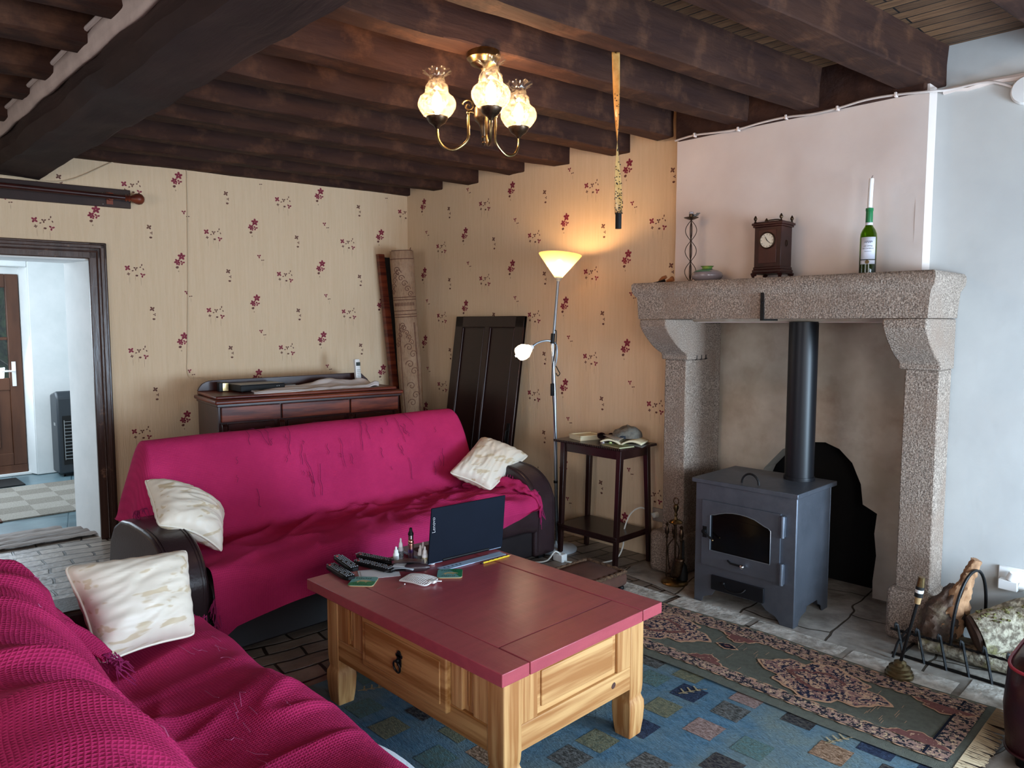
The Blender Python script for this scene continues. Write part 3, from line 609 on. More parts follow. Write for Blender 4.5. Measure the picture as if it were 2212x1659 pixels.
# ---- mantel things
c = thing('mantel_clock', 'dark mahogany carriage clock with brass finials standing on the stone mantel', 'clock', (3.70, 1.845, 1.722), 0)
# local: front faces -X ; width along Y .15, depth along X .12
def sq(b, x, y, z0, z1): return b.box((-x/2, -y/2, z0), (x/2, y/2, z1))
b = B(); sq(b, .12, .145, .065, .27); b.build('case', 'mahog_d', parent=c, bevel=.002)
b = B(); b.box((-.0625, -.048, .085), (-.060, .048, .255)); b.build('front_panel', M('clock_panel', '#3a1714', '#4d211a', 9, stretch=(1, 1, .3), rough=.35), parent=c, bevel=.001)
b = B(); sq(b, .135, .16, .036, .052); sq(b, .128, .152, .052, .066); sq(b, .145, .17, .03, .036); b.build('base_moulding', 'mahog_d', parent=c, bevel=.003)
b = B(); sq(b, .135, .16, .270, .280); sq(b, .145, .17, .280, .292); sq(b, .13, .155, .292, .297); b.build('cornice', 'mahog_d', parent=c, bevel=.003)
for (x, y) in ((-.06, -.07), (-.06, .07), (.06, -.07), (.06, .07)):
    b = B(); b.lathe([(.003, .297), (.006, .299), (.003, .304), (.008, .310), (.009, .317), (.005, .326), (.001, .332)], (x, y, 0), 12); b.build('finial', 'brassd', parent=c)
    b = B(); sx, sy = (1 if x > 0 else -1), (1 if y > 0 else -1)
    b.tube([(x*.95, y*.92, .032), (x*1.12, y*1.08, .024), (x*1.08, y*1.02, .01), (x*1.2, y*1.12, .002)], [.012, .011, .007, .008]); b.build('foot', 'mahog_d', parent=c)
b = B(); b.M = Matrix.Translation((-.0625, -.0, .2)) @ Matrix.Rotation(-PI/2, 4, 'Y'); b.lathe([(.0, 0), (.038, 0), (.038, .004), (0, .005)], n=32); dl = b.build('dial', M('ivory_dial', '#d9d2c0', rough=.4), parent=c)
b = B(); b.tube([(-.0675, .04*math.cos(a), .2+.04*math.sin(a)) for a in [2*PI*k/32 for k in range(32)]], .0035, 8, closed=True); b.build('bezel', 'brassd', parent=c)
b = B()
for k in range(12):
    a = PI/6*k; r0, r1 = .029, .034; b.tube([(-.068, r0*math.sin(a), .2+r0*math.cos(a)), (-.068, r1*math.sin(a), .2+r1*math.cos(a))], .0011, 4)
b.build('hour_marks', 'blackm', parent=dl)
b = B(); b.tube([(-.069, 0, .2), (-.069, -(-.022), .2+.006)], .0018, 5) if False else None
b.tube([(-.0685, 0, .2), (-.0685, .010, .219)], [.0022, .001], 5); b.build('hour_hand', 'blackm', parent=dl)
b = B(); b.tube([(-.0695, 0, .2), (-.0695, -.022, .183)], [.0018, .0008], 5); b.build('minute_hand', 'blackm', parent=dl)
b = B(); b.tube(catmull([(0, -.035, .297), (0, -.03, .309), (0, 0, .311), (0, .03, .309), (0, .035, .297)], 4), .003); b.build('carry_handle', 'brassd', parent=c)
b = B(); b.tube([(.0+.009*math.cos(a), -.074, .185+.016*math.sin(a)) for a in [2*PI*k/14 for k in range(14)]], .0018, 6, closed=True); b.tube([(.0, -.075, .198), (.018, -.076, .196)], .0018); b.build('side_latch', 'brassd', parent=c)

c = thing('wine_bottle', 'green wine bottle holding a white candle in its neck, on the mantel', 'bottle', (3.68, 1.36, 1.722))
ow = [(.030, 0), (.036, .003), (.037, .012), (.037, .175), (.0355, .195), (.029, .213), (.019, .228), (.0145, .24), (.0138, .30), (.0155, .302), (.0155, .312), (.0138, .314)]
iw = [(r-.0028, z+(.008 if z < .01 else 0)) for r, z in ow][::-1]
b = B(); b.lathe(ow+iw, n=36); b.build('glass_body', 'greenglass', parent=c, smooth=60)
b = B(); b.lathe([(.0152, .247), (.0158, .25), (.0154, .30), (.0172, .302), (.0172, .314), (.0140, .3155), (.0140, .25)], n=28); b.build('neck_foil', M('green_foil', '#0f6a3a', rough=.35), parent=c)
lab = M('label_paper', '#dcdce6', rough=.6)
def label(b, r, a0, a1, z0, z1, n=14): b.grid(lambda u, v: (r*math.cos(a0+(a1-a0)*u), r*math.sin(a0+(a1-a0)*u), z0+(z1-z0)*v), n, 1)
af = math.radians(180+20)
b = B(); label(b, .0155, 0, 2*PI, .234, .248, 24); b.build('neck_band', lab, parent=c, solid=.0006, offs=1)
b = B(); label(b, .0374, af-.95, af+.95, .075, .178); L1 = b.build('front_label', lab, parent=c, solid=.0004, offs=1)
b = B(); label(b, .0374, af-.95, af+.95, .052, .071); b.build('lower_label', lab, parent=c, solid=.0004, offs=1)
b = B(); label(b, .0376, af-.95, af+.95, .071, .075); b.build('label_band', 'blackm', parent=c)
b = B(); b.M = Matrix.Rotation(af, 4, 'Z') @ Matrix.Translation((.038, -.002, .062)) @ Matrix.Rotation(PI/2, 4, 'Y'); b.lathe([(0, 0), (.009, 0), (.009, .0008), (0, .001)], n=20); b.build('medal_sticker', 'brass', parent=c)
def ctext(s, size, z, par, m='blackm'):
    g = text(s, size, m, par, (0, 0, 0), (0, 0, 0), extrude=.00005, name='label_text')
    for v in g.data.vertices:
        a = af+v.co.x/.0382; y_ = v.co.y; d_ = v.co.z; v.co = ((.0381+d_)*math.cos(a), (.0381+d_)*math.sin(a), z+y_)
    return g
ctext('LES ORMES', .0085, .133, L1); ctext('DE CAMBRAS', .0085, .122, L1); ctext('SAUVIGNON', .0052, .110, L1)
b = B()
for x in (-.012, -.004, .006, .013):
    for k in range(5): a = af+(x+.004*math.sin(k*2.1))/.0382; b.ellipsoid((.0379*math.cos(a), .0379*math.sin(a), .155+.003*math.cos(k*1.7)), (.0028, .0028, .0022), 8, 5)
b.build('label_crest', M('label_grey', '#8d8d95', rough=.6), parent=c)
b = B(); b.tube(catmull([(0, 0, .27), (.0, 0, .33), (.001, -.001, .40), (-.001, -.004, .452)], 5), [.011]*15+[.0098], 16); b.build('candle', 'whitep', parent=c)
b = B(); b.tube([(-.001, -.004, .452), (-.001, -.006, .459), (.0, -.009, .465)], .0012, 5); b.build('wick', 'blackm', parent=c)

c = thing('candle_holder', 'tall twisted wire candle holder with a burnt candle stub on the mantel', 'candle holder', (3.68, 2.325, 1.722))
b = B()
for seg in range(3):
    z0 = .008+seg*.115
    for k in range(4):
        a = k*PI/2+.5; b.tube([(.031*math.sin(PI*t)*math.cos(a), .031*math.sin(PI*t)*math.sin(a), z0+.115*t) for t in [q/14 for q in range(15)]], .0022, 6)
    for k in range(2):
        a = k*PI+1.2; b.tube([(.012*math.sin(PI*t)*math.cos(a), .012*math.sin(PI*t)*math.sin(a), z0+.115*t) for t in [q/10 for q in range(11)]], .0016, 6)
    b.ellipsoid((0, 0, z0), (.006, .006, .009))
b.tube([(0, 0, 0), (0, 0, .01)], .006); b.build('wire_stem', M('rusty_wire', '#4a3626', '#2f231c', 30, rough=.6, metal=.5), parent=c)
b = B(); b.lathe([(.004, .353), (.02, .358), (.040, .366), (.041, .368), (.02, .362), (.0, .360)], n=28); b.build('drip_pan', 'brassd', parent=c)
b = B(); b.lathe([(.012, .36), (.013, .385), (.011, .388), (.0, .386)], n=20); b.build('candle_cup', 'brassd', parent=c)
b = B(); b.lathe([(.011, .385), (.012, .397), (.009, .399), (0, .397)], n=16, wob=lambda u, z: .1*math.sin(u*19)); b.tube([(0, 0, .397), (.001, 0, .403)], .001); b.build('candle_stub', 'pot', parent=c)
c2 = B(); c2.ellipsoid((.0, -.025, .378), (.014, .008, .006)); c2.ellipsoid((.0, -.038, .384), (.008, .006, .007)); c2.ellipsoid((0, -.05, .386), (.006, .006, .004)); c2.tube([(0, -.045, .38), (0, -.02, .37)], .004); c2.build('bird_ornament', M('grey_lead', '#6c6763', rough=.5), parent=c)

c = thing('glazed_pot', 'squat grey glazed pot with green splashed rim on the mantel', 'pot', (3.66, 2.205, 1.722))
b = B(); b.lathe([(.04, 0), (.055, .004), (.078, .02), (.086, .036), (.08, .052), (.06, .064), (.035, .070), (.028, .074)], n=40); b.build('bowl', 'pot', parent=c, smooth=60)
b = B(); b.lathe([(.028, .073), (.026, .08), (.034, .087), (.037, .089), (.031, .085), (.022, .078)], n=32); b.build('rim', 'potg', parent=c, smooth=60)
b = B(); b.grid(lambda u, v: ((.03+.047*v)*math.cos(2.2+1.9*u+.25*math.sin(v*6))*1.0, (.03+.047*v)*math.sin(2.2+1.9*u+.25*math.sin(v*6)), .0735-.0185*v**1.6+.0012), 18, 8); b.build('green_splash', M('green_glaze', '#3f8a5a', '#2f6e4c', 20, rough=.15), parent=c)
wo = M('orange_wood', '#a8673a', '#8d5230', 20, rough=.4)
KN = (((0, .05, .018), (.0, .005, .040), 'wooden handled tool tilted upward at the left end of the mantel'), ((.0, .0, .012), (.0, -.045, .022), 'wooden handled tool lying lowest, nearest the wire candle holder'), ((.02, -.01, .02), (.015, -.03, .034), 'short wooden handled tool lying behind the other two at the mantel end'))
for p0, p1, lb in KN:
    c = thing('wooden_handled_tool', lb, 'tool', (3.62, 2.44, 1.722), group='small tools at the left end of the mantel')
    b = B(); b.tube([p0, ((p0[0]+p1[0])/2, (p0[1]+p1[1])/2, (p0[2]+p1[2])/2+.003), p1], [.008, .012, .009], 10); b.build('wooden_handle', wo, parent=c)
c = thing('black_capped_tool', 'small tool with black cap and dark blade at the left end of the mantel', 'tool', (3.61, 2.44, 1.722))
b = B(); b.tube([(-.014, .04, .008), (-.014, -.0, .012)], [.008, .013], 10); b.build('black_cap', 'black', parent=c)
b = B(); b.tube([(-.02, .085, .004), (-.014, .035, .008)], [.003, .008], 8); b.build('dark_blade', 'iron', parent=c)

# ---- fire tools
c = thing('companion_set', 'small brass companion set with shovel, poker and tongs beside the stove', 'fire tools', (3.58, 2.325, .004))
b = B(); b.lathe([(.075, 0), (.078, .006), (.07, .014), (.045, .02), (.02, .028), (.012, .04), (.01, .06)], n=32); b.build('base', 'brass', parent=c)
b = B(); b.cyl((0, 0, .05), (0, 0, .36), .006); b.build('post', 'brassd', parent=c)
b = B(); b.lathe([(0, .352), (.04, .354), (.042, .358), (.03, .368), (.012, .374), (.006, .39), (.011, .40), (.006, .412), (.016, .44), (.014, .455), (.006, .462)], n=24); b.tube([(0, .017*math.cos(a), .478+.02*math.sin(a)) for a in [2*PI*k/16 for k in range(16)]], .0028, 6, closed=True); b.build('crown_handle', 'brass', parent=c)
def tool_handle(b, y, x=0):
    b.lathe([(.003, .345), (.010, .335), (.005, .325), (.011, .305), (.012, .285), (.006, .27), (.010, .262), (.004, .25)], (x, y, 0), 12)
b = B(); tool_handle(b, .058); b.cyl((0, .058, .25), (0, .058, .03), .0042); b.tube([(0, .058, .035), (0, .058, .012)], [.005, .001]); b.build('poker', 'brassd', parent=c)
b = B(); tool_handle(b, -.045, -.01); b.cyl((-.01, -.045, .25), (-.01, -.045, .15), .0042)
b.grid(lambda u, v: (-.02+.02*(abs(u-.5)*2)**2-.004, -.045-.045*(u-.5)*1.5+.012+.05*v*.6, .155-.12*v), 8, 6); b.build('shovel', 'brassd', parent=c, solid=.003)
b = B(); tool_handle(b, .03, .03); b.tube(catmull([(.03, .03, .25), (.03, .055, .22), (.03, .07, .18), (.03, .06, .08), (.03, .05, .06)], 4), .0035); b.tube(catmull([(.03, .03, .25), (.03, .005, .22), (.03, -.005, .18), (.03, .01, .08), (.03, .02, .06)], 4), .0035); b.build('tongs', 'brassd', parent=c)
b = B(); b.lathe([(.03, .02), (.03, .06), (.022, .10), (.008, .12), (.006, .25)], (.035, -.03, 0), 16); b.build('hearth_brush', 'blackm', parent=c)

# ---- log grate
g = thing('log_grate', 'black wrought iron log holder with curled uprights and a hoop handle', 'grate', (3.58, .88, .004))
YS = [1.10, 1.015, .928, .842, .758, .672, .585]
def gp(b, nm, m='iron', **k): b.bm.transform(Matrix.Translation((-3.58, -.88, -.004))); return b.build(nm, m, parent=g, **k)
for xs in (3.50, 3.77):
    b = B(); z_ = .121 if xs < 3.6 else .165
    b.rings([[(xs+.0065*math.cos(a+i*.55), 1.13-.57*i/60, z_+.0065*math.sin(a+i*.55)) for a in (0, PI/2, PI, 3*PI/2)] for i in range(61)]); gp(b, 'twisted_rail')
b = B(); b.box((3.494, .56, .006), (3.503, 1.12, .016)); b.box((3.765, .56, .006), (3.774, 1.12, .016)); b.box((3.50, .60, .006), (3.77, .608, .014)); b.box((3.50, 1.08, .006), (3.77, 1.088, .014)); gp(b, 'base_frame')
for xs, ys in ((3.495, YS), (3.775, YS[2:])):
    for k, y in enumerate(ys):
        b = B(); sg = -1 if xs < 3.6 else 1; zt = .158 if xs < 3.6 else .21
        path = [(xs-.0*sg, y-.03, .004), (xs+.0*sg, y-.01, .10), (xs, y, zt-.012)]+[(xs+sg*(.010-.010*math.cos(a))*1.0, y+.004, zt-.012+.011*math.sin(a)) for a in (.6, 1.2, 1.8, 2.6, 3.4, 4.2)]
        b.tube(path, [.006, .006, .006]+[.005]*6, 4); gp(b, 'upright')
b = B(); b.tube([(3.50+.25*(1-math.cos(a))/2, .888-.066*(1-math.cos(a))/2-.012*math.sin(a), .121+.20*math.sin(a)**.75+.03*(1-math.cos(a))/2+.09*math.sin(a)) for a in [PI*k/28 for k in range(29)]], .0068, 10); gp(b, 'hoop_handle')
b = B(); b.tube([(3.45, 1.10, .01), (3.47, 1.09, .07), (3.53, 1.085, .10), (3.62, 1.08, .11)], .006, 6); b.box((3.50, 1.085, .06), (3.77, 1.095, .07)); gp(b, 'end_stay')

# ---- logs
def log_mesh(b, P, R, n=26, amp=.18, f=6, seed=0):
    P = catmull(P, 10); m = len(P); rr = []
    for i in range(m):
        t = i/(m-1)*(len(R)-1); k = min(int(t), len(R)-2); rr.append(R[k]+(R[k+1]-R[k])*(t-k))
    rings = []; prev = None
    for i in range(m):
        t = (P[min(i+1, m-1)]-P[max(i-1, 0)]).normalized()
        u = (t.cross(Vector((0, 0, 1))) if prev is None else prev-t*prev.dot(t)).normalized(); prev = u; w_ = t.cross(u); row = []
        for k in range(n):
            a = 2*PI*k/n; d_ = u*math.cos(a)+w_*math.sin(a)
            r_ = rr[i]*(1+amp*noise.noise(P[i]*f+d_*2.2+Vector((seed, 0, 0)))+amp*.5*noise.noise(P[i]*f*4+d_*5+Vector((seed, 0, 0))))
            row.append(P[i]+d_*r_)
        rings.append(row)
    b.rings(rings); return b
l1 = thing('gnarled_log', 'gnarled brown log standing up in the grate with a torn pale point', 'log', (3.64, .96, .07))
b = B(); log_mesh(b, [(3.63, 1.005, .085), (3.64, .975, .15), (3.65, .955, .21), (3.65, .94, .26), (3.655, .915, .33)], [.055, .085, .085, .055, .03], amp=.35, f=9, seed=3); lp(b, l1, 'bark', 'bark', smooth=60)
b = B(); log_mesh(b, [(3.645, .935, .115), (3.635, .92, .20), (3.64, .90, .29), (3.65, .875, .37), (3.65, .86, .42), (3.655, .845, .47)], [.045, .05, .038, .026, .022, .020], amp=.5, f=16, seed=8); lp(b, l1, 'split_face', 'splitw', smooth=60)
l2 = thing('mossy_log', 'large pale log with cracked mossy bark lying across the grate', 'log', (3.68, .65, .1))
b = B(); log_mesh(b, [(3.60, .815, .16), (3.66, .72, .20), (3.72, .60, .25), (3.76, .46, .285)], [.088, .094, .098, .10], n=36, amp=.12, f=9, seed=13); lp(b, l2, 'bark', 'barkp', smooth=60)
b = B(); b.M = Matrix.Translation((3.592, .826, .156)) @ Vector((-.5, .8, -.33)).normalized().to_track_quat('Z', 'Y').to_matrix().to_4x4(); b.lathe([(0, .006), (.05, .005), (.078, .002), (.082, -.01)], n=30, wob=lambda u, z: .06*math.sin(u*31)+.04*math.sin(u*13)); lp(b, l2, 'sawn_end', M('sawn_end_wood', '#5d4535', '#43312a', 20, rough=.9))
b = B()
for i in range(130):
    t = random.random(); a = random.uniform(-.9, .9); p = Vector((3.60, .815, .16)).lerp(Vector((3.76, .46, .285)), t); sd = Vector((-.8, -.25, .0))*math.sin(a)+Vector((0, 0, 1))*math.cos(a)
    b.ellipsoid(p+sd*(.096), (random.uniform(.004, .012), random.uniform(.004, .012), random.uniform(.003, .006)), 6, 4)
lp(b, l2, 'moss', 'moss')
l3 = thing('split_log', 'pale split log lying flat at the bottom of the grate', 'log', (3.63, .82, .02))
b = B(); log_mesh(b, [(3.62, 1.04, .052), (3.63, .85, .052), (3.64, .56, .056)], [.036, .04, .042], amp=.15, f=9, seed=23); lp(b, l3, 'wood', 'barkp', smooth=60)
l4 = B(); log_mesh(l4, [(3.70, .98, .05), (3.71, .72, .055), (3.72, .54, .05)], [.036, .04, .038], amp=.15, f=9, seed=29)
tag(l4.build('back_log', 'bark', smooth=60), 'brown log lying low at the back of the grate against the wall side', 'log')
# ---- fire brush / toasting rod leaning on the grate
t = thing('brass_rod_stand', 'iron rod with banded brass grip rising from a stepped brass foot', 'fire rod', (3.28, 1.015, .012))
b = B(); b.lathe([(.055, 0), (.056, .012), (.050, .016), (.050, .026), (.042, .03), (.042, .042), (.026, .048), (.024, .062), (.014, .068), (0, .068)], n=28, wob=lambda u, z: .05*math.sin(u*2*PI)); b.build('foot', M('dull_brass', '#8a7c5a', '#6a5d42', 20, rough=.35, metal=.8), parent=t)
b = B(); b.tube([(0, 0, .06), (.008, -.02, .17), (.016, -.05, .33)], .0065, 8); b.build('rod', 'iron', parent=t)
Pm = lambda z: (.016+.0*z, -.05-.012*(z-.33)/.11, z)
for (z0, z1, r0, r1, m) in ((.325, .355, .011, .013, 'cork'), (.355, .373, .016, .016, 'blackm'), (.373, .387, .016, .0165, 'whitep'), (.387, .40, .0165, .0165, 'blackm'), (.40, .44, .0165, .013, 'brass')):
    b = B(); b.cyl(Pm(z0), Pm(z1), r0, r1, 16); b.build('grip_band' if m != 'brass' else 'brass_cap', m, parent=t)
# ---- white plug adaptor on the wall
t = thing('plug_adaptor', 'white plug adaptor with plugs in the wall socket above the mossy log', 'plug adaptor', (3.9, .755, .30))
b = B(); b.box((-.012, -.055, -.0), (0, .055, .10)); b.build('socket_plate', 'whitep', parent=t, bevel=.004)
b = B(); b.box((-.06, -.03, .005), (-.012, .045, .05)); b.build('adaptor_block', 'whitep', parent=t, bevel=.004)
b = B(); b.cyl((-.04, .0, .05), (-.04, -.01, .085), .022, .018, 14); b.build('upper_plug', 'whitep', parent=t, bevel=.002)
b = B(); b.cyl((-.035, -.03, .03), (-.035, -.09, .02), .016, .010, 14); b.build('side_plug', 'whitep', parent=t, bevel=.002)
b = B(); b.tube(catmull([(-.035, -.09, .02), (-.03, -.16, .01), (-.02, -.28, -.05), (-.02, -.45, -.2)], 5), .004, 6); b.build('flex', 'cable', parent=t)
# ================================================================== SOFAS, THROWS, CUSHIONS
def prof_pt(P, t):
    # piecewise-linear by arc length, smoothed with catmull beforehand
    return P[min(int(t*(len(P)-1)), len(P)-1)].lerp(P[min(int(t*(len(P)-1))+1, len(P)-1)], t*(len(P)-1)-int(t*(len(P)-1)))
def resample(pts, n=80):
    P = catmull([(a, c, 0) for a, c in pts], 10); L = [0]
    for a, c in zip(P, P[1:]): L.append(L[-1]+(c-a).length)
    out = []; k = 0
    for i in range(n+1):
        s = L[-1]*i/n
        while k < len(L)-2 and L[k+1] < s: k += 1
        t = (s-L[k])/max(1e-9, L[k+1]-L[k]); out.append(P[k].lerp(P[k+1], t))
    return out, L[-1]
ARM = [(0, .03), (-.005, .34), (.01, .41), (.045, .475), (.11, .53), (.20, .565), (.33, .578), (.83, .578), (.83, .03)]
s1 = thing('leather_sofa', 'long brown leather sofa along the sideboard, draped in a crimson throw', 'sofa', (2.26, 3.6, 0))
for (x0, x1) in ((1.075, 1.245), (3.275, 3.462)):
    b = B(); pts, _ = resample(ARM[:-2], 26); P = [(3.15+p.x, p.y) for p in pts]+[(3.64, .579), (3.76, .565), (3.86, .52), (3.93, .44), (3.96, .34), (3.965, .03)]
    b.prism(P, x0, x1, 'x'); a_ = lp(b, s1, 'arm', 'leather', bevel=.014, seg=3)
    for xx in (x0+.016, x0+.028, x1-.016, x1-.028):
        b = B(); b.tube([(xx, 3.15+p.x-.0015, p.y+.0015) for p in pts[1:]], .0022, 5); bb = b; bb.bm.transform(at(s1).inverted()); bb.build('arm_stitching', 'leather', parent=a_)
b = B(); b.box((1.245, 3.17, .03), (3.275, 3.95, .20)); lp(b, s1, 'base', 'leather_base', bevel=.01)
pts, _ = resample([(3.19, .20), (3.135, .215), (3.118, .27), (3.122, .34), (3.15, .385), (3.22, .402), (3.45, .40), (3.75, .38)], 24)
b = B(); b.grid(lambda u, v: (1.248+2.024*u, pts[int(v*24)].x, pts[int(v*24)].y-.02*(1-min(1, min(u, 1-u)*14))**2), 30, 24); b.box((1.26, 3.2, .2), (3.26, 3.75, .36)); lp(b, s1, 'seat', 'leather', smooth=60)
b = B(); b.prism([(3.73, .2), (3.76, .45), (3.83, .70), (3.90, .84), (3.97, .875), (4.04, .84), (4.075, .7), (4.08, .05), (3.9, .05)], 1.262, 3.30, 'x'); lp(b, s1, 'backrest', 'leather', bevel=.03, seg=3)
for x in (1.15, 3.38):
    for y in (3.22, 3.90): b = B(); b.box((x-.03, y-.03, 0), (x+.03, y+.03, .035)); lp(b, s1, 'foot', 'black')

def folds(x, y, amp, sc_, ang, seed, sharp=1.5):
    c_, s_ = math.cos(ang), math.sin(ang); u, v = x*c_+y*s_, -x*s_+y*c_
    n = noise.noise(Vector((u*sc_*.35+seed, v*sc_+.6*noise.noise(Vector((u*1.7, v*1.7, seed))), seed)))
    return amp*(max(0, 1-abs(n)*3.2))**sharp
def hem1(x):
    K = [(1.0, .10), (1.25, .12), (1.34, .17), (1.8, .225), (2.24, .245), (2.5, .30), (2.9, .27), (3.1, .31), (3.2, .345), (3.35, .37)]
    for (a, c), (d, e_) in zip(K, K[1:]):
        if a <= x <= d: return c+(e_-c)*(x-a)/(d-a)
    return K[0][1] if x < 1 else K[-1][1]
PB1, LB1 = resample([(3.112, .34), (3.128, .392), (3.17, .418), (3.25, .428), (3.42, .425), (3.58, .412), (3.68, .408), (3.725, .44), (3.752, .52), (3.79, .65), (3.845, .78), (3.895, .862), (3.935, .893), (3.98, .903), (4.03, .890), (4.075, .84), (4.095, .74), (4.10, .55)], 110)
def throw1(u, v):
    nhem = .12
    kl = max(0, (.045-u)/.045); kr = max(0, (u-.965)/.035)
    uu = min(1, max(0, (u-.045)/.92)); x = 1.262+(3.262-1.262)*uu
    if v < nhem:
        t = v/nhem; h = hem1(x); z = h+(.34-h)*t; y = 3.105+.007*t+.010*fn((x*6, z*9, 1))+.012*(1-t)*math.sin(x*9)
    else:
        p = prof_pt(PB1, (v-nhem)/(1-nhem)); y, z = p.x, p.y
    wb = smooth(.50, .58, v)
    # back: lie 6 cm wider than the seat
    x += (-.0 if kl else 0)
    seat = smooth(.10, .18, v)*(1-smooth(.44, .54, v))
    dn = folds(x, y, .022, 5.5, .5, 3)+folds(x, y, .016, 8, -.3, 7)*smooth(1.6, 2.6, x)
    z += seat*(dn+.012*fn((x*2.2, y*2.2, 4)))
    # sag in the seat crease
    bk = smooth(.50, .60, v)*(1-smooth(.74, .82, v))
    y += bk*(-.012*fn((x*1.6, z*2.5, 2))-.004*fn((x*9, z*2, 5)))
    top = smooth(.62, .8, v)
    z += top*.010*fn((x*1.8, 3, 3))
    if kl:
        x -= kl*(.115*wb+.012*(1-wb))*(.55+.45*kl) + .02*math.sin(v*40)*kl*wb*.3; z -= wb*kl*(.01+.42*kl*(.3+.7*smooth(.5, .95, z)));  y += wb*kl*.02*math.sin(z*14)
        if wb > .2: z = max(z, .50)
    if kr:
        x += kr*(.10*wb+.006*(1-wb)); z -= wb*kr*kr*.30; z += (1-wb)*kr*.02
        if wb > .2: z = max(z, .56)
    return (x, y, z)
b = B(); b.grid(throw1, 260, 150, uvf=lambda u, v: (u*2.25, v*1.75))
tw = thing('crimson_throw', 'crimson waffle throw spread over the long sofa by the sideboard', 'throw', (2.26, 3.6, .42))
lp(b, tw, 'cloth', 'throw', smooth=180)
# gathered, fringed corner on the right arm
b = B(); PP = catmull([(3.13, 3.66, .43), (3.19, 3.52, .465), (3.235, 3.38, .478), (3.262, 3.25, .458), (3.288, 3.17, .425), (3.292, 3.122, .372), (3.285, 3.112, .30)], 8)
def rag(u, v):
    i = u*(len(PP)-1); k = min(int(i), len(PP)-2); p = PP[k].lerp(PP[k+1], i-k); a = 2*PI*v
    r_ = (.040*math.sin(PI*min(1, u*.85+.12))**.7+.006)*(1+.35*math.sin(3*a+u*9)+.25*fn((u*14, math.cos(a)*2, math.sin(a)*2)))
    return (p.x+r_*math.cos(a)*.8, p.y+r_*.3*math.cos(a), p.z+r_*.6*math.sin(a)+.004*math.sin(u*60))
b.grid(rag, 70, 26, uvf=lambda u, v: (u*.8, v*.3)); lp(b, tw, 'gathered_corner', 'throw', smooth=180)
def fringe_strands(b, P, n, L, dirv, seed=0, r=.0022):
    rnd = random.Random(seed); P = catmull(P, 8)
    for i in range(n):
        p = P[int(rnd.random()*(len(P)-1))]; d_ = Vector(dirv)+Vector((rnd.uniform(-.5, .5), rnd.uniform(-.5, .5), rnd.uniform(-.5, .3))); l = L*rnd.uniform(.6, 1.2)
        q1 = p+d_*l*.5+Vector((rnd.uniform(-.01, .01),)*3); q2 = p+d_*l+Vector((0, 0, -l*.4)); b.tube([p, q1, q2], [r, r, r*.6], 4)
T['strand'] = M('throw_strand', '#8d1c54', rough=.95)
b = B(); fringe_strands(b, [(3.20, 3.56, .51), (3.25, 3.42, .515), (3.285, 3.28, .495), (3.32, 3.17, .44)], 60, .03, (.4, -.1, .3), 2); fringe_strands(b, [(3.30, 3.13, .37), (3.285, 3.112, .31)], 26, .05, (.1, -.1, -.8), 3); o_ = lp(b, tw, 'fringe', 'strand'); o_['kind'] = 'stuff'
b = B(); fringe_strands(b, [(1.27, 3.10, .14), (1.255, 3.11, .22), (1.252, 3.12, .32)], 40, .04, (-.2, -.2, -.7), 4); fringe_strands(b, [(1.13, 3.73, .60), (1.17, 3.70, .62)], 30, .04, (.0, -.4, -.3), 5); lp(b, tw, 'fringe', 'strand')['kind'] = 'stuff'
# snagged threads on the back of the throw
b = B(); rnd = random.Random(5)
def on_back(x, t):
    p = prof_pt(PB1, .45+.36*t); return Vector((x, p.x-.012, p.y+.004))
for i in range(46):
    x = rnd.uniform(1.5, 3.1); t = rnd.uniform(.15, .9); L_ = rnd.choice([.02, .03, .05, .09, .14]); a = rnd.uniform(-.35, .35); P = []
    for k in range(5): P.append(on_back(x+a*L_*k/4+.006*math.sin(k*2.2+i), max(.02, min(.98, t-L_*k/4*2.2))))
    b.tube(P, .0012, 4)
lp(b, tw, 'snagged_threads', M('snag_thread', '#5c0f38', rough=1))['kind'] = 'stuff'

# ---- second sofa in the foreground, running toward the viewer
s2 = thing('leather_sofa', 'nearer brown leather sofa mostly hidden under a crimson throw, across from the stove', 'sofa', (.6, 1.7, 0))
b = B(); pts, _ = resample(ARM[:-2], 26); P = [(.93-p.x, p.y) for p in pts]+[(.12, .578), (.12, .03)]; b.prism(P, 2.63, 2.80, 'y'); lp(b, s2, 'arm', 'leather', bevel=.014, seg=3)
b = B(); b.box((.16, .40, .03), (.98, 2.63, .20)); lp(b, s2, 'base', 'leather_base', bevel=.01)
b = B(); b.box((.55, .42, .2), (1.0, 2.63, .395)); lp(b, s2, 'seat', 'leather', bevel=.04, seg=4)
b = B(); b.prism([(.55, .3), (.50, .5), (.42, .68), (.34, .81), (.26, .862), (.18, .85), (.12, .78), (.09, .5), (.09, .05), (.3, .05)], .42, 2.40, 'y'); lp(b, s2, 'backrest', 'leather', bevel=.03, seg=3)
for x in (.2, .85):
    for y in (.5, 2.7): b = B(); b.box((x-.03, y-.03, 0), (x+.03, y+.03, .035)); lp(b, s2, 'foot', 'black')
PB2, LB2 = resample([(1.045, .37), (1.03, .415), (.985, .436), (.90, .442), (.78, .438), (.67, .428), (.615, .44), (.575, .50), (.52, .61), (.455, .72), (.385, .82), (.32, .877), (.25, .897), (.18, .885), (.11, .83), (.07, .72), (.06, .5)], 110)
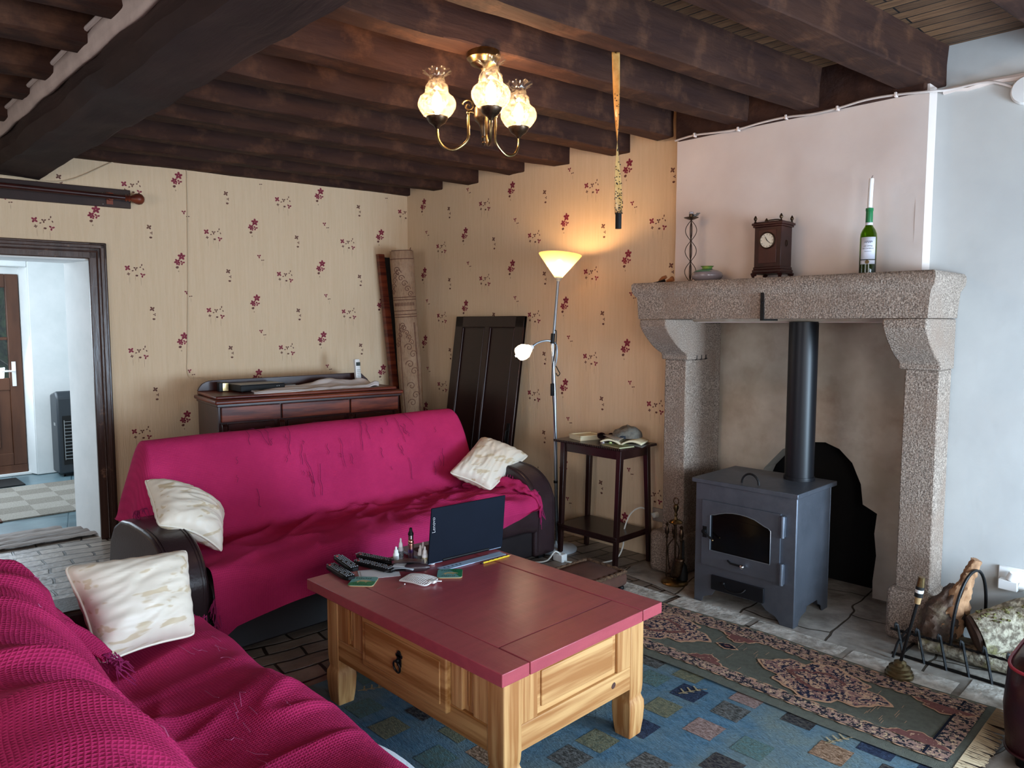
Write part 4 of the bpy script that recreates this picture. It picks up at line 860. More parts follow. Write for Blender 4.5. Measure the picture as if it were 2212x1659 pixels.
def throw2(u, v):
    # u along Y from near to far; v from the front hem over the back
    Y0, Y1, YB = .42, 2.665, 2.40
    nh = .10
    if v < nh:
        t = v/nh; h = .13+.05*math.sin(u*9); z = h+(.37-h)*t; x = 1.062-.012*t+.012*math.sin(u*21)*(1-t)
    else:
        p = prof_pt(PB2, (v-nh)/(1-nh)); x, z = p.x, p.y
    wb = smooth(.48, .60, v)
    Ye = Y1+(YB-Y1)*wb
    kf = max(0, (u-.93)/.07); uu = min(1, u/.93); y = Y0+(Ye-Y0)*uu
    seat = smooth(.10, .18, v)*(1-smooth(.42, .52, v))
    z += seat*(folds(x, y, .030, 3.6, 1.15, 11, 1.3)*smooth(2.3, 1.9, y)+folds(x, y, .016, 6, .2, 15)+.018*fn((x*2.5, y*1.6, 6)))
    x += (1-smooth(.08, .2, v))*(.022*math.sin(y*7.5+1)+.02*fn((y*3, 0, 1)))*smooth(2.6, 2.2, y)
    bk = smooth(.48, .62, v)*(1-smooth(.9, 1, v))
    d_ = folds(z*1.4, y, .030, 4.2, .35, 21, 1.2)+.022*fn((x*3, y*1.8, z*3))+folds(z, y, .016, 8, .8, 25)
    x += bk*(d_*.8-.035+.055*smooth(1.5, 2.35, y)); z += bk*d_*.7
    if kf:
        y += kf*(.055*wb+.012*(1-wb)); z -= wb*kf*(.05+.42*kf*smooth(.45, .9, z)); x += wb*kf*.07*smooth(.5, .9, z)
        if wb > .2: z = max(z, .47)
    # round the far top corner of the back
    if wb > 0: z -= wb*.05*smooth(.80, .93, u)*smooth(.6, .9, z)
    return (x, y, z)
b = B(); b.grid(throw2, 240, 170, uvf=lambda u, v: (u*2.4, v*1.75))
tw2 = thing('crimson_throw', 'crimson waffle throw rumpled over the nearer sofa, under the propped cream cushion', 'throw', (.6, 1.7, .44))
lp(b, tw2, 'cloth', 'throw', smooth=180)
b = B(); fringe_strands(b, [(.56, 2.44, .58), (.60, 2.36, .54), (.625, 2.28, .50)], 70, .06, (.6, -.1, -.2), 6); fringe_strands(b, [(.66, 2.66, .45), (.8, 2.668, .45), (.95, 2.668, .445), (1.03, 2.66, .42)], 110, .028, (0, .5, .0), 7); fringe_strands(b, [(1.06, 2.62, .2), (1.06, 2.66, .35)], 30, .04, (.1, .3, -.6), 9); lp(b, tw2, 'fringe', 'strand')['kind'] = 'stuff'
b = B(); PP2 = catmull([(.47, 2.45, .66), (.52, 2.42, .62), (.57, 2.38, .575), (.61, 2.32, .53)], 8)
def rag2(u, v):
    i = u*(len(PP2)-1); k = min(int(i), len(PP2)-2); p = PP2[k].lerp(PP2[k+1], i-k); a = 2*PI*v; r_ = (.035-.018*u)*(1+.3*math.sin(3*a+u*7))
    return (p.x+r_*math.cos(a), p.y+r_*.6*math.cos(a), p.z+r_*.7*math.sin(a))
b.grid(rag2, 30, 20, uvf=lambda u, v: (u*.3, v*.2)); lp(b, tw2, 'gathered_corner', 'throw', smooth=180)
b = B(); rnd = random.Random(9)
for i in range(60):
    u0 = rnd.uniform(.25, .85); v0 = rnd.uniform(.15, .8); p = [Vector(throw2(min(1, u0+.012*k*rnd.uniform(.4, 1)), min(1, v0+.006*k*math.sin(i))))+Vector((0, 0, .004)) for k in range(4)]; b.tube(p, .0009, 4)
lp(b, tw2, 'loose_hairs', M('pale_hair', '#c56a96', rough=1))['kind'] = 'stuff'
b = B(); b.grid(lambda u, v: (1.03+.20*v+.008*math.sin(u*17), .55+1.16*u, .39-.10*v-.15*v*v+.006*math.sin(u*30)), 60, 10, uvf=lambda u, v: (u*1.3, v*.2))
tag(b.build('white_sofa_cover', M('white_quilt', '#d7dde2', '#c5ccd4', 60, rough=.8, bump=.5, bscale=120), smooth=180, solid=.006), 'strip of white quilted cover hanging below the throw on the nearer sofa', 'sofa cover')

# ---- cushions
def cushion(name, label, C, thick, seed, bend=0, pipe=True, pinch=.10):
    A_, B_, C_, D_ = [Vector(p) for p in C]; ctr = (A_+B_+C_+D_)/4; n_ = ((B_-A_).cross(D_-A_)).normalized()
    root = thing(name, label, 'cushion', ctr)
    def srf(side):
        def f(u, v):
            uu, vv = u*2-1, v*2-1
            pu = 1-pinch*(1-vv*vv)*0; 
            # pinch edges inwards mid-side
            su = uu*(1-pinch*(1-abs(uu)**8)*0-pinch*(1-vv*vv)*abs(uu)**3) ; sv = vv*(1-pinch*(1-uu*uu)*abs(vv)**3)
            rc = 1-.07*(abs(uu)**6)*(abs(vv)**6); su *= rc; sv *= rc; s_, t_ = (su+1)/2, (sv+1)/2
            p = A_.lerp(B_, s_).lerp(D_.lerp(C_, s_), t_)
            e_ = max(0, (1-abs(uu)**2.6))*max(0, (1-abs(vv)**2.6)); h = thick*e_**.5
            edge = 1-e_
            wr = .006*max(0, 1-3*abs(noise.noise(Vector((uu*1.4+seed, vv*5+math.sin(uu*2), seed)))))*(1-abs(uu)**4)*(1-abs(vv)**6)
            pk = .005*math.sin((uu*23+vv*3))*max(0, abs(vv)**6)*(1-abs(uu)**4)*(1-vv**20)+.005*math.sin(vv*21)*abs(uu)**6*(1-abs(vv)**4)*(1-uu**20)
            d_ = h+(wr*1.2 if e_ > 0 else 0)+pk+.006*noise.noise(Vector((uu*2.5, vv*2.5, seed)))*e_
            return p+n_*side*d_+n_*bend*(uu*vv if False else (uu*uu-.4))*1.0-ctr
        return f
    b = B(); b.grid(srf(1), 44, 44); b.grid(srf(-1), 44, 44); b.build('cover', 'cream', parent=root, smooth=180, weld=True)
    if pipe:
        f = srf(1); P = []
        for k in range(36): P.append(f(k/36, 0))
        for k in range(36): P.append(f(1, k/36))
        for k in range(36): P.append(f(1-k/36, 1))
        for k in range(36): P.append(f(0, 1-k/36))
        b = B(); b.tube(P, .0045, 6, closed=True); b.build('piping', 'creampipe', parent=root, smooth=180)
    return root
cushion('cream_cushion', 'cream satin cushion with brushed beige streaks propped on the nearer sofa', [(.560, 2.56, .755), (.960, 2.60, .715), (.915, 2.44, .462), (.600, 2.36, .490)], .095, 3)
cushion('cream_cushion', 'cream cushion slumped over the left leather arm of the long sofa', [(1.178, 3.72, .775), (1.526, 3.60, .575), (1.392, 3.33, .450), (1.133, 3.40, .615)], .075, 5, bend=.03)
cushion('cream_cushion', 'plain cream cushion balanced on one corner against the right sofa arm', [(2.93, 3.58, .552), (3.375, 3.76, .722), (3.57, 3.48, .600), (3.09, 3.36, .448)], .085, 11)
# ================================================================== COFFEE TABLE AND WHAT LIES ON IT
TZ = .50
X0, X1, Y0_, Y1_ = 1.400, 2.192, 1.475, 2.585
ct = thing('coffee_table', 'chunky pine coffee table with dusty red painted top and iron ring pull drawer', 'coffee table', (1.80, 2.02, 0))
b = B(); zt, zb = TZ, TZ-.040
g = .0045
b.box((X0, Y0_, zb), (X0+.112, Y1_, zt)); b.box((X1-.112, Y0_, zb), (X1, Y1_, zt))
b.box((X0+.112+g, Y0_, zb), (X1-.112-g, Y0_+.135, zt)); b.box((X0+.112+g, Y1_-.135, zb), (X1-.112-g, Y1_, zt))
b.box((X0+.112+g, Y0_+.135+g, zb), (X1-.112-g, Y1_-.135-g, zt-.001)); b.box((X0+.02, Y0_+.02, zb-.002), (X1-.02, Y1_-.02, zt-.014))
top = lp(b, ct, 'tabletop', 'tabletop', bevel=.002)
AX0, AX1, AY0, AY1 = X0+.055, X1-.045, Y0_+.05, Y1_-.06
# legs: square post above, ankle, swelling foot
def leg(b, cx, cy, w_=.038):
    prof = [(0, .030), (.012, .034), (.06, .040), (.11, .043), (.135, .042), (.15, .036), (.158, .0335), (.17, .036), (.20, w_), (zb-.001, w_)]
    b.rings([[(cx+sx*r_, cy+sy*r_, z) for sx, sy in ((-1, -1), (1, -1), (1, 1), (-1, 1))] for z, r_ in prof])
for cx, cy in ((AX0+.035, AY0+.035), (AX1-.035, AY0+.035), (AX0+.035, AY1-.035), (AX1-.035, AY1-.035)):
    b = B(); leg(b, cx, cy); lp(b, ct, 'leg', 'pine_z', bevel=.004)
z0, z1 = .195, zb-.002
def frame_side(axis, pos, depth, a0, a1, name, drawer):
    m1, m2 = ('pine_y', 'pine_z') if axis == 'x' else ('pine_x', 'pine_z')
    def bb(b, s0, s1, q0, q1, o0, o1):
        lo, hi = min(pos+o0*depth, pos+o1*depth), max(pos+o0*depth, pos+o1*depth)
        b.box((lo, s0, q0), (hi, s1, q1)) if axis == 'x' else b.box((s0, lo, q0), (s1, hi, q1))
    b = B(); bb(b, a0, a1, z0, z0+.085, 0, .022); bb(b, a0, a1, z1-.022, z1, 0, .022)
    rail = lp(b, ct, 'rail', m1, bevel=.003)
    L_ = a1-a0; fields = []
    def stile(s0, s1): b = B(); bb(b, s0, s1, z0+.085, z1-.022, 0, .022); lp(b, ct, 'stile', m2, bevel=.003)
    if drawer:
        d0, d1 = a0+L_*.205, a1-L_*.225
        for s0, s1 in ((a0, a0+.07), (d0-.055, d0), (d1, d1+.085), (a1-.075, a1)): stile(s0, s1)
        fields = [(a0+.07, d0-.055), (d1+.085, a1-.075)]
    else:
        for s0, s1 in ((a0, a0+.075), (a1-.075, a1)): stile(s0, s1)
        fields = [(a0+.075, a1-.075)]
    for s0, s1 in fields:
        b = B(); bb(b, s0, s1, z0+.085, z1-.022, .010, .016); bb(b, s0+.022, s1-.022, z0+.107, z1-.040, .004, .010); lp(b, ct, 'panel', m2 if drawer else m1, bevel=.005, seg=2)
    if drawer:
        b = B(); bb(b, d0+.003, d1-.003, z0+.055, z1-.012, -.018, .02); dw = lp(b, ct, 'drawer', m1, bevel=.006, seg=3)
        b = B(); bb(b, d0+.030, d1-.030, z0+.080, z1-.038, -.023, -.017); b.bm.transform(at(ct).inverted()); b.build('drawer_panel', m1, parent=dw, bevel=.005)
        return dw, (d0+d1)/2
    return None, None
dw, dc = frame_side('x', AX0, 1, AY0+.07, AY1-.07, 'front', True)
frame_side('x', AX1, -1, AY0+.07, AY1-.07, 'back', False)
frame_side('y', AY0, 1, AX0+.07, AX1-.07, 'end', False)
frame_side('y', AY1, -1, AX0+.07, AX1-.07, 'end', False)
b = B(); fx = AX0-.024; zc = z0+.155
b.box((fx-.004, dc-.012, zc-.02), (fx, dc+.012, zc+.028)); b.box((fx-.004, dc-.018, zc+.012), (fx, dc+.018, zc+.022)); b.ellipsoid((fx-.008, dc, zc+.002), (.010, .008, .008)); b.ellipsoid((fx-.003, dc, zc+.03), (.004, .010, .006))
b.bm.transform(at(ct).inverted()); pl = b.build('pull_plate', 'iron', parent=dw, bevel=.002)
b = B(); b.tube([(fx-.012-.004*math.cos(a), dc+.018*math.sin(a), zc-.018+.021*math.cos(a)) for a in [2*PI*k/24 for k in range(24)]], .0036, 8, closed=True); b.bm.transform(at(ct).inverted()); b.build('pull_ring', 'iron', parent=dw)
b = B(); b.M = Matrix.Translation((1.98, AY0-.0005, .245)) @ Matrix.Rotation(PI/2, 4, 'X'); b.lathe([(0, 0), (.011, 0), (.010, .001), (0, .0012)], n=14, wob=lambda u, z: .12*math.sin(u*13)); lp(b, ct, 'knot', M('pine_knot', '#4a2c22', rough=.6))
for (y0, y1, m) in ((Y0_, Y0_+.14, 0), (Y1_-.14, Y1_, 0)): pass

def on(name, label, cat, x, y, rot=0, group=None, dz=0): return thing(name, label, cat, (x, y, TZ+dz), rot, group)
# laptop
lt = on('laptop', 'open dark navy laptop seen from behind its lid on the red coffee table', 'laptop', 2.02, 2.352, math.radians(-5.5))
b = B(); b.prism([(-.19, -.002), (.19, -.002), (.19, .255), (-.19, .255)], .006, .018, 'z'); b.build('base', M('laptop_base', '#8fa0b4', rough=.4, metal=.3), parent=lt, bevel=.003)
b = B(); tilt = .04
b.rings([[(sx*.193+z*.10, y+z*.02, z) for sx, y in ((-1, -.004), (1, -.004), (1, .003), (-1, .003))] for z in (.010, .238)])
lid = b.build('lid', 'navy', parent=lt, bevel=.002)
b = B(); b.rings([[(sx*.182+z*.10, y+z*.02, z) for sx, y in ((-1, .003), (1, .003), (1, .0045), (-1, .0045))] for z in (.024, .230)]); b.build('screen', 'black', parent=lid)
text('Lenovo', .022, 'chrome', lid, (-.158, -.006, .170), (PI/2, -PI/2, 0), extrude=.0002, name='logo_text')
b = B(); b.box((-.15, .06, .018), (.15, .20, .0195)); b.build('keyboard', 'black', parent=lt)
b = B(); b.cyl((-.12, 0, .014), (.12, 0, .014), .007); b.build('hinge', 'black', parent=lt)
# pale blue ruler-like strip in front
r_ = on('pale_blue_ruler', 'pale blue plastic ruler lying along the foot of the laptop', 'ruler', 2.005, 2.292, math.radians(-4))
b = B(); b.box((-.165, -.022, 0), (.165, .022, .0035)); b.build('strip', 'paleblue', parent=r_, bevel=.001)
b = B()
for k in range(24): b.box((-.15+k*.004, -.018, .0035), (-.1494+k*.004, -.018+(.010 if k % 5 == 0 else .006), .0037))
for k in range(5): b.box((-.146+k*.02, -.004, .0035), (-.138+k*.02, .008, .0037))
b.build('markings', M('ruler_marks', '#5e7894', rough=.6), parent=r_)
p = on('pencil', 'yellow striped pencil lying beside the pale blue ruler', 'pencil', 2.09, 2.235, math.radians(-2))
b = B(); b.cyl((-.075, 0, .004), (.07, 0, .004), .004, n=6); b.build('shaft', 'yellow', parent=p)
b = B(); b.cyl((.07, 0, .004), (.085, 0, .004), .004, .0006, 6); b.build('sharpened_tip', 'splitw', parent=p)
b = B(); b.cyl((-.085, 0, .004), (-.075, 0, .004), .0042, n=8); b.build('eraser', 'burg', parent=p)
b = B()
for k in range(5): b.box((-.05+k*.025, -.003, .0072), (-.042+k*.025, .001, .0083))
b.build('stripes', 'black', parent=p)
# coasters
def coaster(x, y, rot, label, kind):
    c = on('drink_coaster', label, 'coaster', x, y, rot, 'painted coasters on the coffee table')
    def rr(w_, r=.015): return [(sx*(w_-r)+r*math.cos(a), sy*(w_-r)+r*math.sin(a)) for sx, sy, s0 in ((1, 1, 0), (-1, 1, 1), (-1, -1, 2), (1, -1, 3)) for a in [PI/2*s0+PI/2*k/5 for k in range(6)]]
    b = B(); b.prism(rr(.05), 0, .004, 'z'); b.build('cork_base', 'cork', parent=c)
    b = B(); b.prism(rr(.0495), .004, .0048, 'z')
    b.mi = 1
    if kind: b.poly([(-.045, -.049, .005), (.045, -.049, .005), (.049, -.03, .005), (.049, .0, .005), (.0, .004, .005), (-.049, -.02, .005), (-.049, -.04, .005)])
    else: b.poly([(-.01, .049, .005), (.04, .049, .005), (.049, .04, .005), (.049, -.04, .005), (.043, -.048, .005), (.02, .0, .005), (.005, .03, .005)])
    b.mi = 2; b.poly([(x_, y_, .0052) for x_, y_ in ((-.032, -.01), (-.02, .004), (-.008, .012), (.012, .010), (.03, .004), (.034, -.004), (.018, -.006), (.014, -.020), (.008, -.008), (-.012, -.006), (-.018, -.022), (-.022, -.006))])
    b.mi = 3
    for k in range(7): b.tube([(-.034+k*.009, .026+.003*math.sin(k*2), .0053), (-.030+k*.009, .032+.003*math.cos(k*3), .0053)], .0008, 4)
    for k in range(7): b.tube([(-.03+k*.008, -.036+.002*math.sin(k*2), .0053), (-.027+k*.008, -.031, .0053)], .0008, 4)
    b.build('painted_face', ['teal', 'green', 'sandc', 'blackm'], parent=c, smooth=None)
coaster(1.537, 2.398, math.radians(-48), 'square painted coaster lying nearest the remote controls', 1)
coaster(1.835, 2.235, math.radians(-42), 'square painted coaster with a sandy animal beyond the white fly swatter', 0)
# fly swatter head
f = on('fly_swatter', 'white perforated plastic fly swatter head lying beside the wallet', 'fly swatter', 1.70, 2.262, math.radians(-72))
b = B()
def sw(u, v): x, y = -.058+.116*u, -.043+.086*v; return x, y
N, K = 13, 10
for i in range(N+1): x = -.058+.116*i/N; w_ = .043*(1-.12*abs(x/.058)**3); b.tube([(x, -w_, .005+.006*(1-(2*i/N-1)**2)), (x, 0, .009+.006*(1-(2*i/N-1)**2)), (x, w_, .005+.006*(1-(2*i/N-1)**2))], .0013, 4)
for j in range(K+1): y = -.043+.086*j/K; b.tube([(-.058+.116*i/8, y, .006+.006*(1-(2*i/8-1)**2)+.003*(1-(y/.043)**2)) for i in range(9)], .0013, 4)
b.build('mesh_head', 'whitep', parent=f)
b = B(); b.tube(catmull([(-.058, -.043, .005), (0, -.047, .009), (.058, -.043, .005), (.062, 0, .006), (.058, .043, .005), (0, .047, .009), (-.058, .043, .005), (-.062, 0, .006), (-.058, -.043, .005)], 5)[:-1], .003, 6, closed=True); b.build('rim', 'whitep', parent=f)
b = B(); b.box((.055, -.012, .004), (.078, .012, .014)); b.tube([(.062, 0, .010), (.10, .01, .012)], .003); b.build('socket', 'whitep', parent=f, bevel=.002)
# pin
p = on('hair_pin', 'thin metal pin lying on the red table top near the coaster', 'pin', 1.615, 2.25, .2)
b = B(); b.tube([(-.03, 0, .001), (.012, .003, .0015), (.018, .006, .003)], .0009, 5); b.build('wire', 'chrome', parent=p)
b = B(); b.ellipsoid((.02, .007, .004), (.003, .003, .003), 8, 6); b.build('bead', 'whitep', parent=p)
# papers
p = on('folded_leaflet', 'white folded leaflet lying under the remote controls and wallet', 'leaflet', 1.655, 2.43, math.radians(-28))
b = B(); b.box((-.10, -.05, 0), (.06, .055, .0012)); b.box((-.09, -.055, .0012), (.055, .045, .002)); b.build('sheet', 'paper_w', parent=p)
p = on('grey_card', 'grey printed card lying tilted on the leaflet', 'card', 1.715, 2.40, math.radians(-50), dz=.003)
b = B(); b.grid(lambda u, v: (-.06+.12*u, -.04+.08*v, .004+.018*math.sin(u*2.4)), 8, 2); cc = b.build('card', M('grey_card', '#8d9398', rough=.6), parent=p, solid=.0005)
b = B(); [b.tube([(-.03, -.02+k*.012, .0215), (.02, -.02+k*.012, .0245)], .0008, 4) for k in range(4)]; b.build('print', 'paper_w', parent=cc)
p = on('green_booklet', 'dull green booklet lying flat behind the remote controls', 'booklet', 1.745, 2.535, math.radians(-15))
B().box((-.07, -.035, 0), (.06, .03, .003)).build('cover', M('olive_cover', '#5c6a48', '#4a5840', 20, rough=.6), parent=p)
# remotes
def remote(x, y, rot, L_, w_, label, dz=0, style=0, tx=0):
    c = on('remote_control', label, 'remote control', x, y, rot, 'remote controls on the coffee table', dz); c.rotation_euler = (tx, 0, rot)
    n = 12; b = B(); R = []
    for i in range(n+1):
        t = i/n; e_ = (1-abs(2*t-1)**(8 if style == 0 else 4))**.35 if 0 < t < 1 else .55
        ww = w_*(.9+.1*e_)*(1 if style == 0 else (.92+.08*math.cos(2*PI*t)))*(e_ if e_ > .5 else .6); y_ = -L_/2+L_*t; hh = .018*(.7+.3*e_)
        R.append([(-ww/2, y_, .002), (ww/2, y_, .002), (ww/2, y_, hh*.75), (ww*.42, y_, hh), (-ww*.42, y_, hh), (-ww/2, y_, hh*.75)])
    b.rings(R); o = b.build('body', 'black' if style != 2 else M('silver_plastic', '#6a6d70', rough=.4), parent=c, bevel=.002)
    rows = int(L_*.86/.0108); mats = ['#8a8d90', '#9a3a3a', '#b9b9bb', '#5a6a8a']
    b = B()
    for r_i in range(rows):
        for k in range(4 if w_ > .045 else 3):
            if (r_i*7+k*3+int(L_*100)) % 11 == 0: continue
            xx = (-.5+(k+.5)/(4 if w_ > .045 else 3))*w_*.78; yy = -L_*.43+r_i*.0125
            b.box((xx-.0028, yy-.0020, .017), (xx+.0028, yy+.0020, .0200))
    b.build('buttons', M('grey_buttons', '#74767a', rough=.6), parent=c)
    b = B(); b.box((-w_*.3, L_*.36, .0178), (-w_*.1, L_*.40, .0205)); b.build('power_button', M('red_button', '#b03030', rough=.5), parent=c)
remote(1.525, 2.545, math.radians(-78+90-18), .20, .05, 'plain black remote control lying lowest at the table corner', 0, 0)
remote(1.57, 2.575, math.radians(-6), .17, .046, 'black remote control with small keys resting on the corner remote', .018, 0, .06)
remote(1.655, 2.50, math.radians(12), .21, .046, 'long rounded black remote control lying on the white leaflet', .004, 1)
remote(1.71, 2.575, math.radians(16), .19, .044, 'farthest slim black remote control, beside the small bottles', .004, 0)
# wallet
wv = on('black_wallet', 'black leather wallet standing half open by the small bottles', 'wallet', 1.755, 2.405, math.radians(-35))
b = B()
def wl(u, v):
    a = u*PI*1.0; x = -.065+.13*v; r_ = .026; 
    return (x, -.035+ (u*.085 if u < .5 else (1-u)*.085), .004+ (0.0 if u < .45 else (.030 if u > .55 else .030*(u-.45)/.1))+.006*math.sin(v*PI)*(1 if u > .5 else 0))
b.grid(wl, 20, 10); b.build('outer_leather', 'leather', parent=wv, solid=.003)
b = B(); b.box((-.058, -.03, .008), (.058, -.002, .012)); b.box((-.05, -.028, .014), (.055, .0, .018)); b.build('card_slots', 'black', parent=wv, bevel=.001)
b = B(); b.M = Matrix.Translation((.02, -.045, .018)) @ Matrix.Rotation(PI/2, 4, 'Y'); b.lathe([(.001, -.035), (.014, -.03), (.017, 0), (.014, .05), (.006, .066), (.001, .068)], n=18); lpo = b.build('rolled_flap', 'leather', parent=wv)
# dropper bottles
def dropper(x, y, h, r_, label, clear=False, lab=None):
    c = on('dropper_bottle', label, 'bottle', x, y, random.random(), 'small dropper bottles on the coffee table')
    b = B(); b.lathe([(r_*.9, 0), (r_, .002), (r_, h*.52), (r_*.8, h*.58), (r_*.5, h*.6)], n=18); b.build('bottle', 'whitep' if not clear else M('frosted_plastic', '#b9b4b6', rough=.4, trans=.0), parent=c)
    b = B(); b.lathe([(r_*.72, h*.58), (r_*.75, h*.60), (r_*.66, h*.76), (r_*.36, h*.82), (r_*.30, h*.97), (r_*.1, h)], n=18, wob=lambda u, z: .04*math.sin(u*2*PI*12)); b.build('cap', 'whitep', parent=c)
    if lab: b = B(); b.lathe([(r_*1.01, h*.12), (r_*1.01, h*.42)], n=18, caps=False); b.build('label', lab, parent=c)
lg = M('dark_label', '#3a3a3c', '#8a8a8c', 200, rough=.6); lg2 = M('gold_label', '#a08a48', '#e0dccc', 160, rough=.5); lg3 = M('teal_label', '#7aa3a0', '#e8e8e8', 150, rough=.5); lg4 = M('pale_label', '#d8d8d4', '#9a9a9a', 150, rough=.5)
dropper(1.772, 2.512, .066, .0125, 'short white dropper bottle standing left of the vape pen', lab=lg4)
dropper(1.806, 2.525, .092, .0118, 'tall frosted dropper bottle standing just behind the short white one', clear=True, lab=lg)
dropper(1.843, 2.438, .074, .0118, 'white dropper bottle with dark label, leftmost of the four by the laptop', lab=lg)
dropper(1.868, 2.452, .078, .0112, 'rearmost dropper bottle with pinkish cap in the group by the laptop', clear=True)
dropper(1.836, 2.398, .078, .0128, 'front dropper bottle with gold label in the group by the laptop', lab=lg2)
dropper(1.862, 2.383, .084, .0120, 'dropper bottle with pale teal label standing next to the laptop lid', lab=lg3)
v = on('vape_pen', 'tall purple and gold vape pen with black mouthpiece among the bottles', 'vape pen', 1.822, 2.475)
vm = M('iridescent_metal', '#5a3f8f', '#b58a52', 8, stretch=(1, 1, 4), rough=.2, metal=.9)
b = B(); b.lathe([(.0115, 0), (.0122, .002), (.0122, .075), (.0115, .077)], n=24); b.build('battery', vm, parent=v)
b = B(); b.lathe([(.0118, .077), (.0125, .08), (.0125, .086), (.0115, .089), (.010, .092), (.0108, .094), (.0108, .097)], n=24); b.build('collar', M('rose_gold', '#c99a86', rough=.25, metal=1), parent=v)
b = B(); b.lathe([(.0108, .097), (.0108, .112)], n=24, caps=False); b.build('tank', 'chrome', parent=v)
b = B(); b.lathe([(.0115, .112), (.012, .12), (.009, .126), (.0065, .132), (.006, .142), (.003, .144)], n=24); b.build('mouthpiece', 'black', parent=v)

# ================================================================== RUGS
rb = thing('blue_rug', 'worn blue pile rug with scattered grey, olive, pink and navy squares', 'rug', (2.1, 1.3, .004))
rugz = lambda x, y: .006+.003*fn((x*3.3, y*3, 0))
b = B(); b.grid(lambda u, v: (1.20+1.50*u-2.1, .35+2.33*v-1.3, rugz(1.20+1.50*u, .35+2.33*v)), 60, 90); PILE = b
CX = [1.34, 1.51, 1.675, 1.83, 2.0, 2.172, 2.34, 2.52, 2.66]
known = {(2.52, 1.56): 'sq_navy', (2.35, 1.57): 'sq_olive', (2.33, 1.375): 'sq_pink', (2.51, 1.37): 'sq_grey', (2.172, 1.55): 'sq_navy', (2.65, 1.37): 'sq_pink', (2.65, 1.155): 'sq_dk', (2.51, .985): 'sq_peach', (2.52, 1.735): 'sq_green', (2.0, 1.385): 'sq_grey', (2.172, 1.21): 'sq_dk', (1.675, 2.195): 'sq_dk', (1.675, 1.99): 'sq_olive', (1.66, 1.82): 'sq_peach', (1.505, 2.19): 'sq_olive', (1.52, 2.375): 'sq_green', (1.84, 1.60): 'sq_grey', (1.99, 1.60): 'sq_olive', (2.34, 1.19): 'sq_green', (2.34, 1.76): 'sq_olive', (2.0, 1.2): 'sq_pink'}
k_mats = ['sq_navy', 'sq_olive', 'sq_pink', 'sq_grey', 'sq_peach', 'sq_green', 'sq_dk', 'leafp']
b = PILE; rnd = random.Random(3)
allsq = dict(known)
for i, cx in enumerate(CX):
    for j in range(12):
        cy = .5+.19*j+(.09 if i % 2 else 0)
        if cy > 2.6 or any(abs(cx-a)+abs(cy-c_) < .2 for a, c_ in known): continue
        allsq[(cx, cy)] = rnd.choice(k_mats[:7])
for (cx, cy), mt in allsq.items():
    b.mi = k_mats.index(mt)+1; q = []
    for k in range(24):
        a = 2*PI*k/24; r_ = .057/max(abs(math.cos(a)), abs(math.sin(a))); r_ *= 1+.035*fn((cx*9+math.cos(a)*3, cy*9+math.sin(a)*3, 0))
        q.append((min(cx+r_*math.cos(a), 2.69), cy+r_*math.sin(a)))
    ccz = b.v((cx-2.1, cy-1.3, rugz(cx, cy)+.0012)); V_ = [b.v((x_-2.1, y_-1.3, rugz(x_, y_)+.0012)) for x_, y_ in q]
    for k in range(24): b.f([ccz, V_[k], V_[(k+1) % 24]])
b.mi = 8
for (cx, cy) in ((2.53, 1.56), (2.60, 1.0), (1.62, 2.48)):   # leaf sprays
    for k in range(7):
        x0 = cx-.045+k*.014; y0 = cy+.02-k*.006; s_ = 1 if k % 2 else -1
        b.poly([(x0-2.1, y0-1.3, .0108), (x0+.02-2.1, y0+s_*.026-1.3, .0108), (x0+.024-2.1, y0+s_*.022-1.3, .0108), (x0+.008-2.1, y0-.004-1.3, .0108)])
    b.poly([(cx-.05-2.1, cy+.018-1.3, .0108), (cx+.05-2.1, cy-.028-1.3, .0108), (cx+.05-2.1, cy-.022-1.3, .0108), (cx-.05-2.1, cy+.026-1.3, .0108)])
b.build('pile', ['rugblue']+k_mats, parent=rb, smooth=180)
# runner
rn = thing('hearth_runner', 'long dark green oriental runner with medallions lying before the stove', 'rug', (2.965, 1.47, .012))
RX0, RX1, RY0, RY1 = 2.662, 3.265, .655, 2.30
def rz(x, y): return .004+.004*math.sin(y*5)*smooth(2.9, 3.25, x)+.003*fn((x*4, y*4, 0))
def rxo(x, y): return x+(.008*math.sin(y*4.2+.5))
def P3(x, y, dz=0): return (rxo(x, y)-2.965, y-1.47, rz(x, y)+dz)
b = B(); b.grid(lambda u, v: P3(RX0+(RX1-RX0)*u, RY0+(RY1-RY0)*v), 24, 66); FIELD = b
def strip(b, x0, x1, y0, y1, dz, n=60, wav=0):
    nx = 2
    V = lambda u, v: P3(x0+(x1-x0)*u+(wav*math.sin(v*(y1-y0)*95) if wav and u in (0, 1) else 0)*(1 if u else -1), y0+(y1-y0)*v, dz)
    b.grid(V, nx, n)
mk = ['run', 'run_p', 'run_o', 'run_m', 'run_r', 'run_k']
b = FIELD; b.mi = 1
strip(b, RX0+.062, RX0+.132, RY0+.03, RY1-.03, .0035, 240, .006); strip(b, RX1-.132, RX1-.030, RY0+.03, RY1-.03, .0035, 240, .006)
for y0, y1 in ((RY0+.03, RY0+.10), (RY1-.10, RY1-.03)):
    b.grid(lambda u, v: P3(RX0+.06+(RX1-RX0-.09)*u, y0+(y1-y0)*v, .0036), 20, 4)
b.mi = 2
for xx in (RX0+.058, RX0+.134, RX1-.136, RX1-.092, RX1-.026): strip(b, xx, xx+.004, RY0+.03, RY1-.03, .0045, 240, .003)
b.mi = 5
for xx in (RX0+.064, RX1-.090): strip(b, xx, xx+.003, RY0+.03, RY1-.03, .0046, 100)
b.mi = 5
for y0 in (RY0+.10, RY1-.108): b.grid(lambda u, v: P3(RX0+.06+(RX1-RX0-.09)*u, y0+.008*v, .0045), 20, 1)
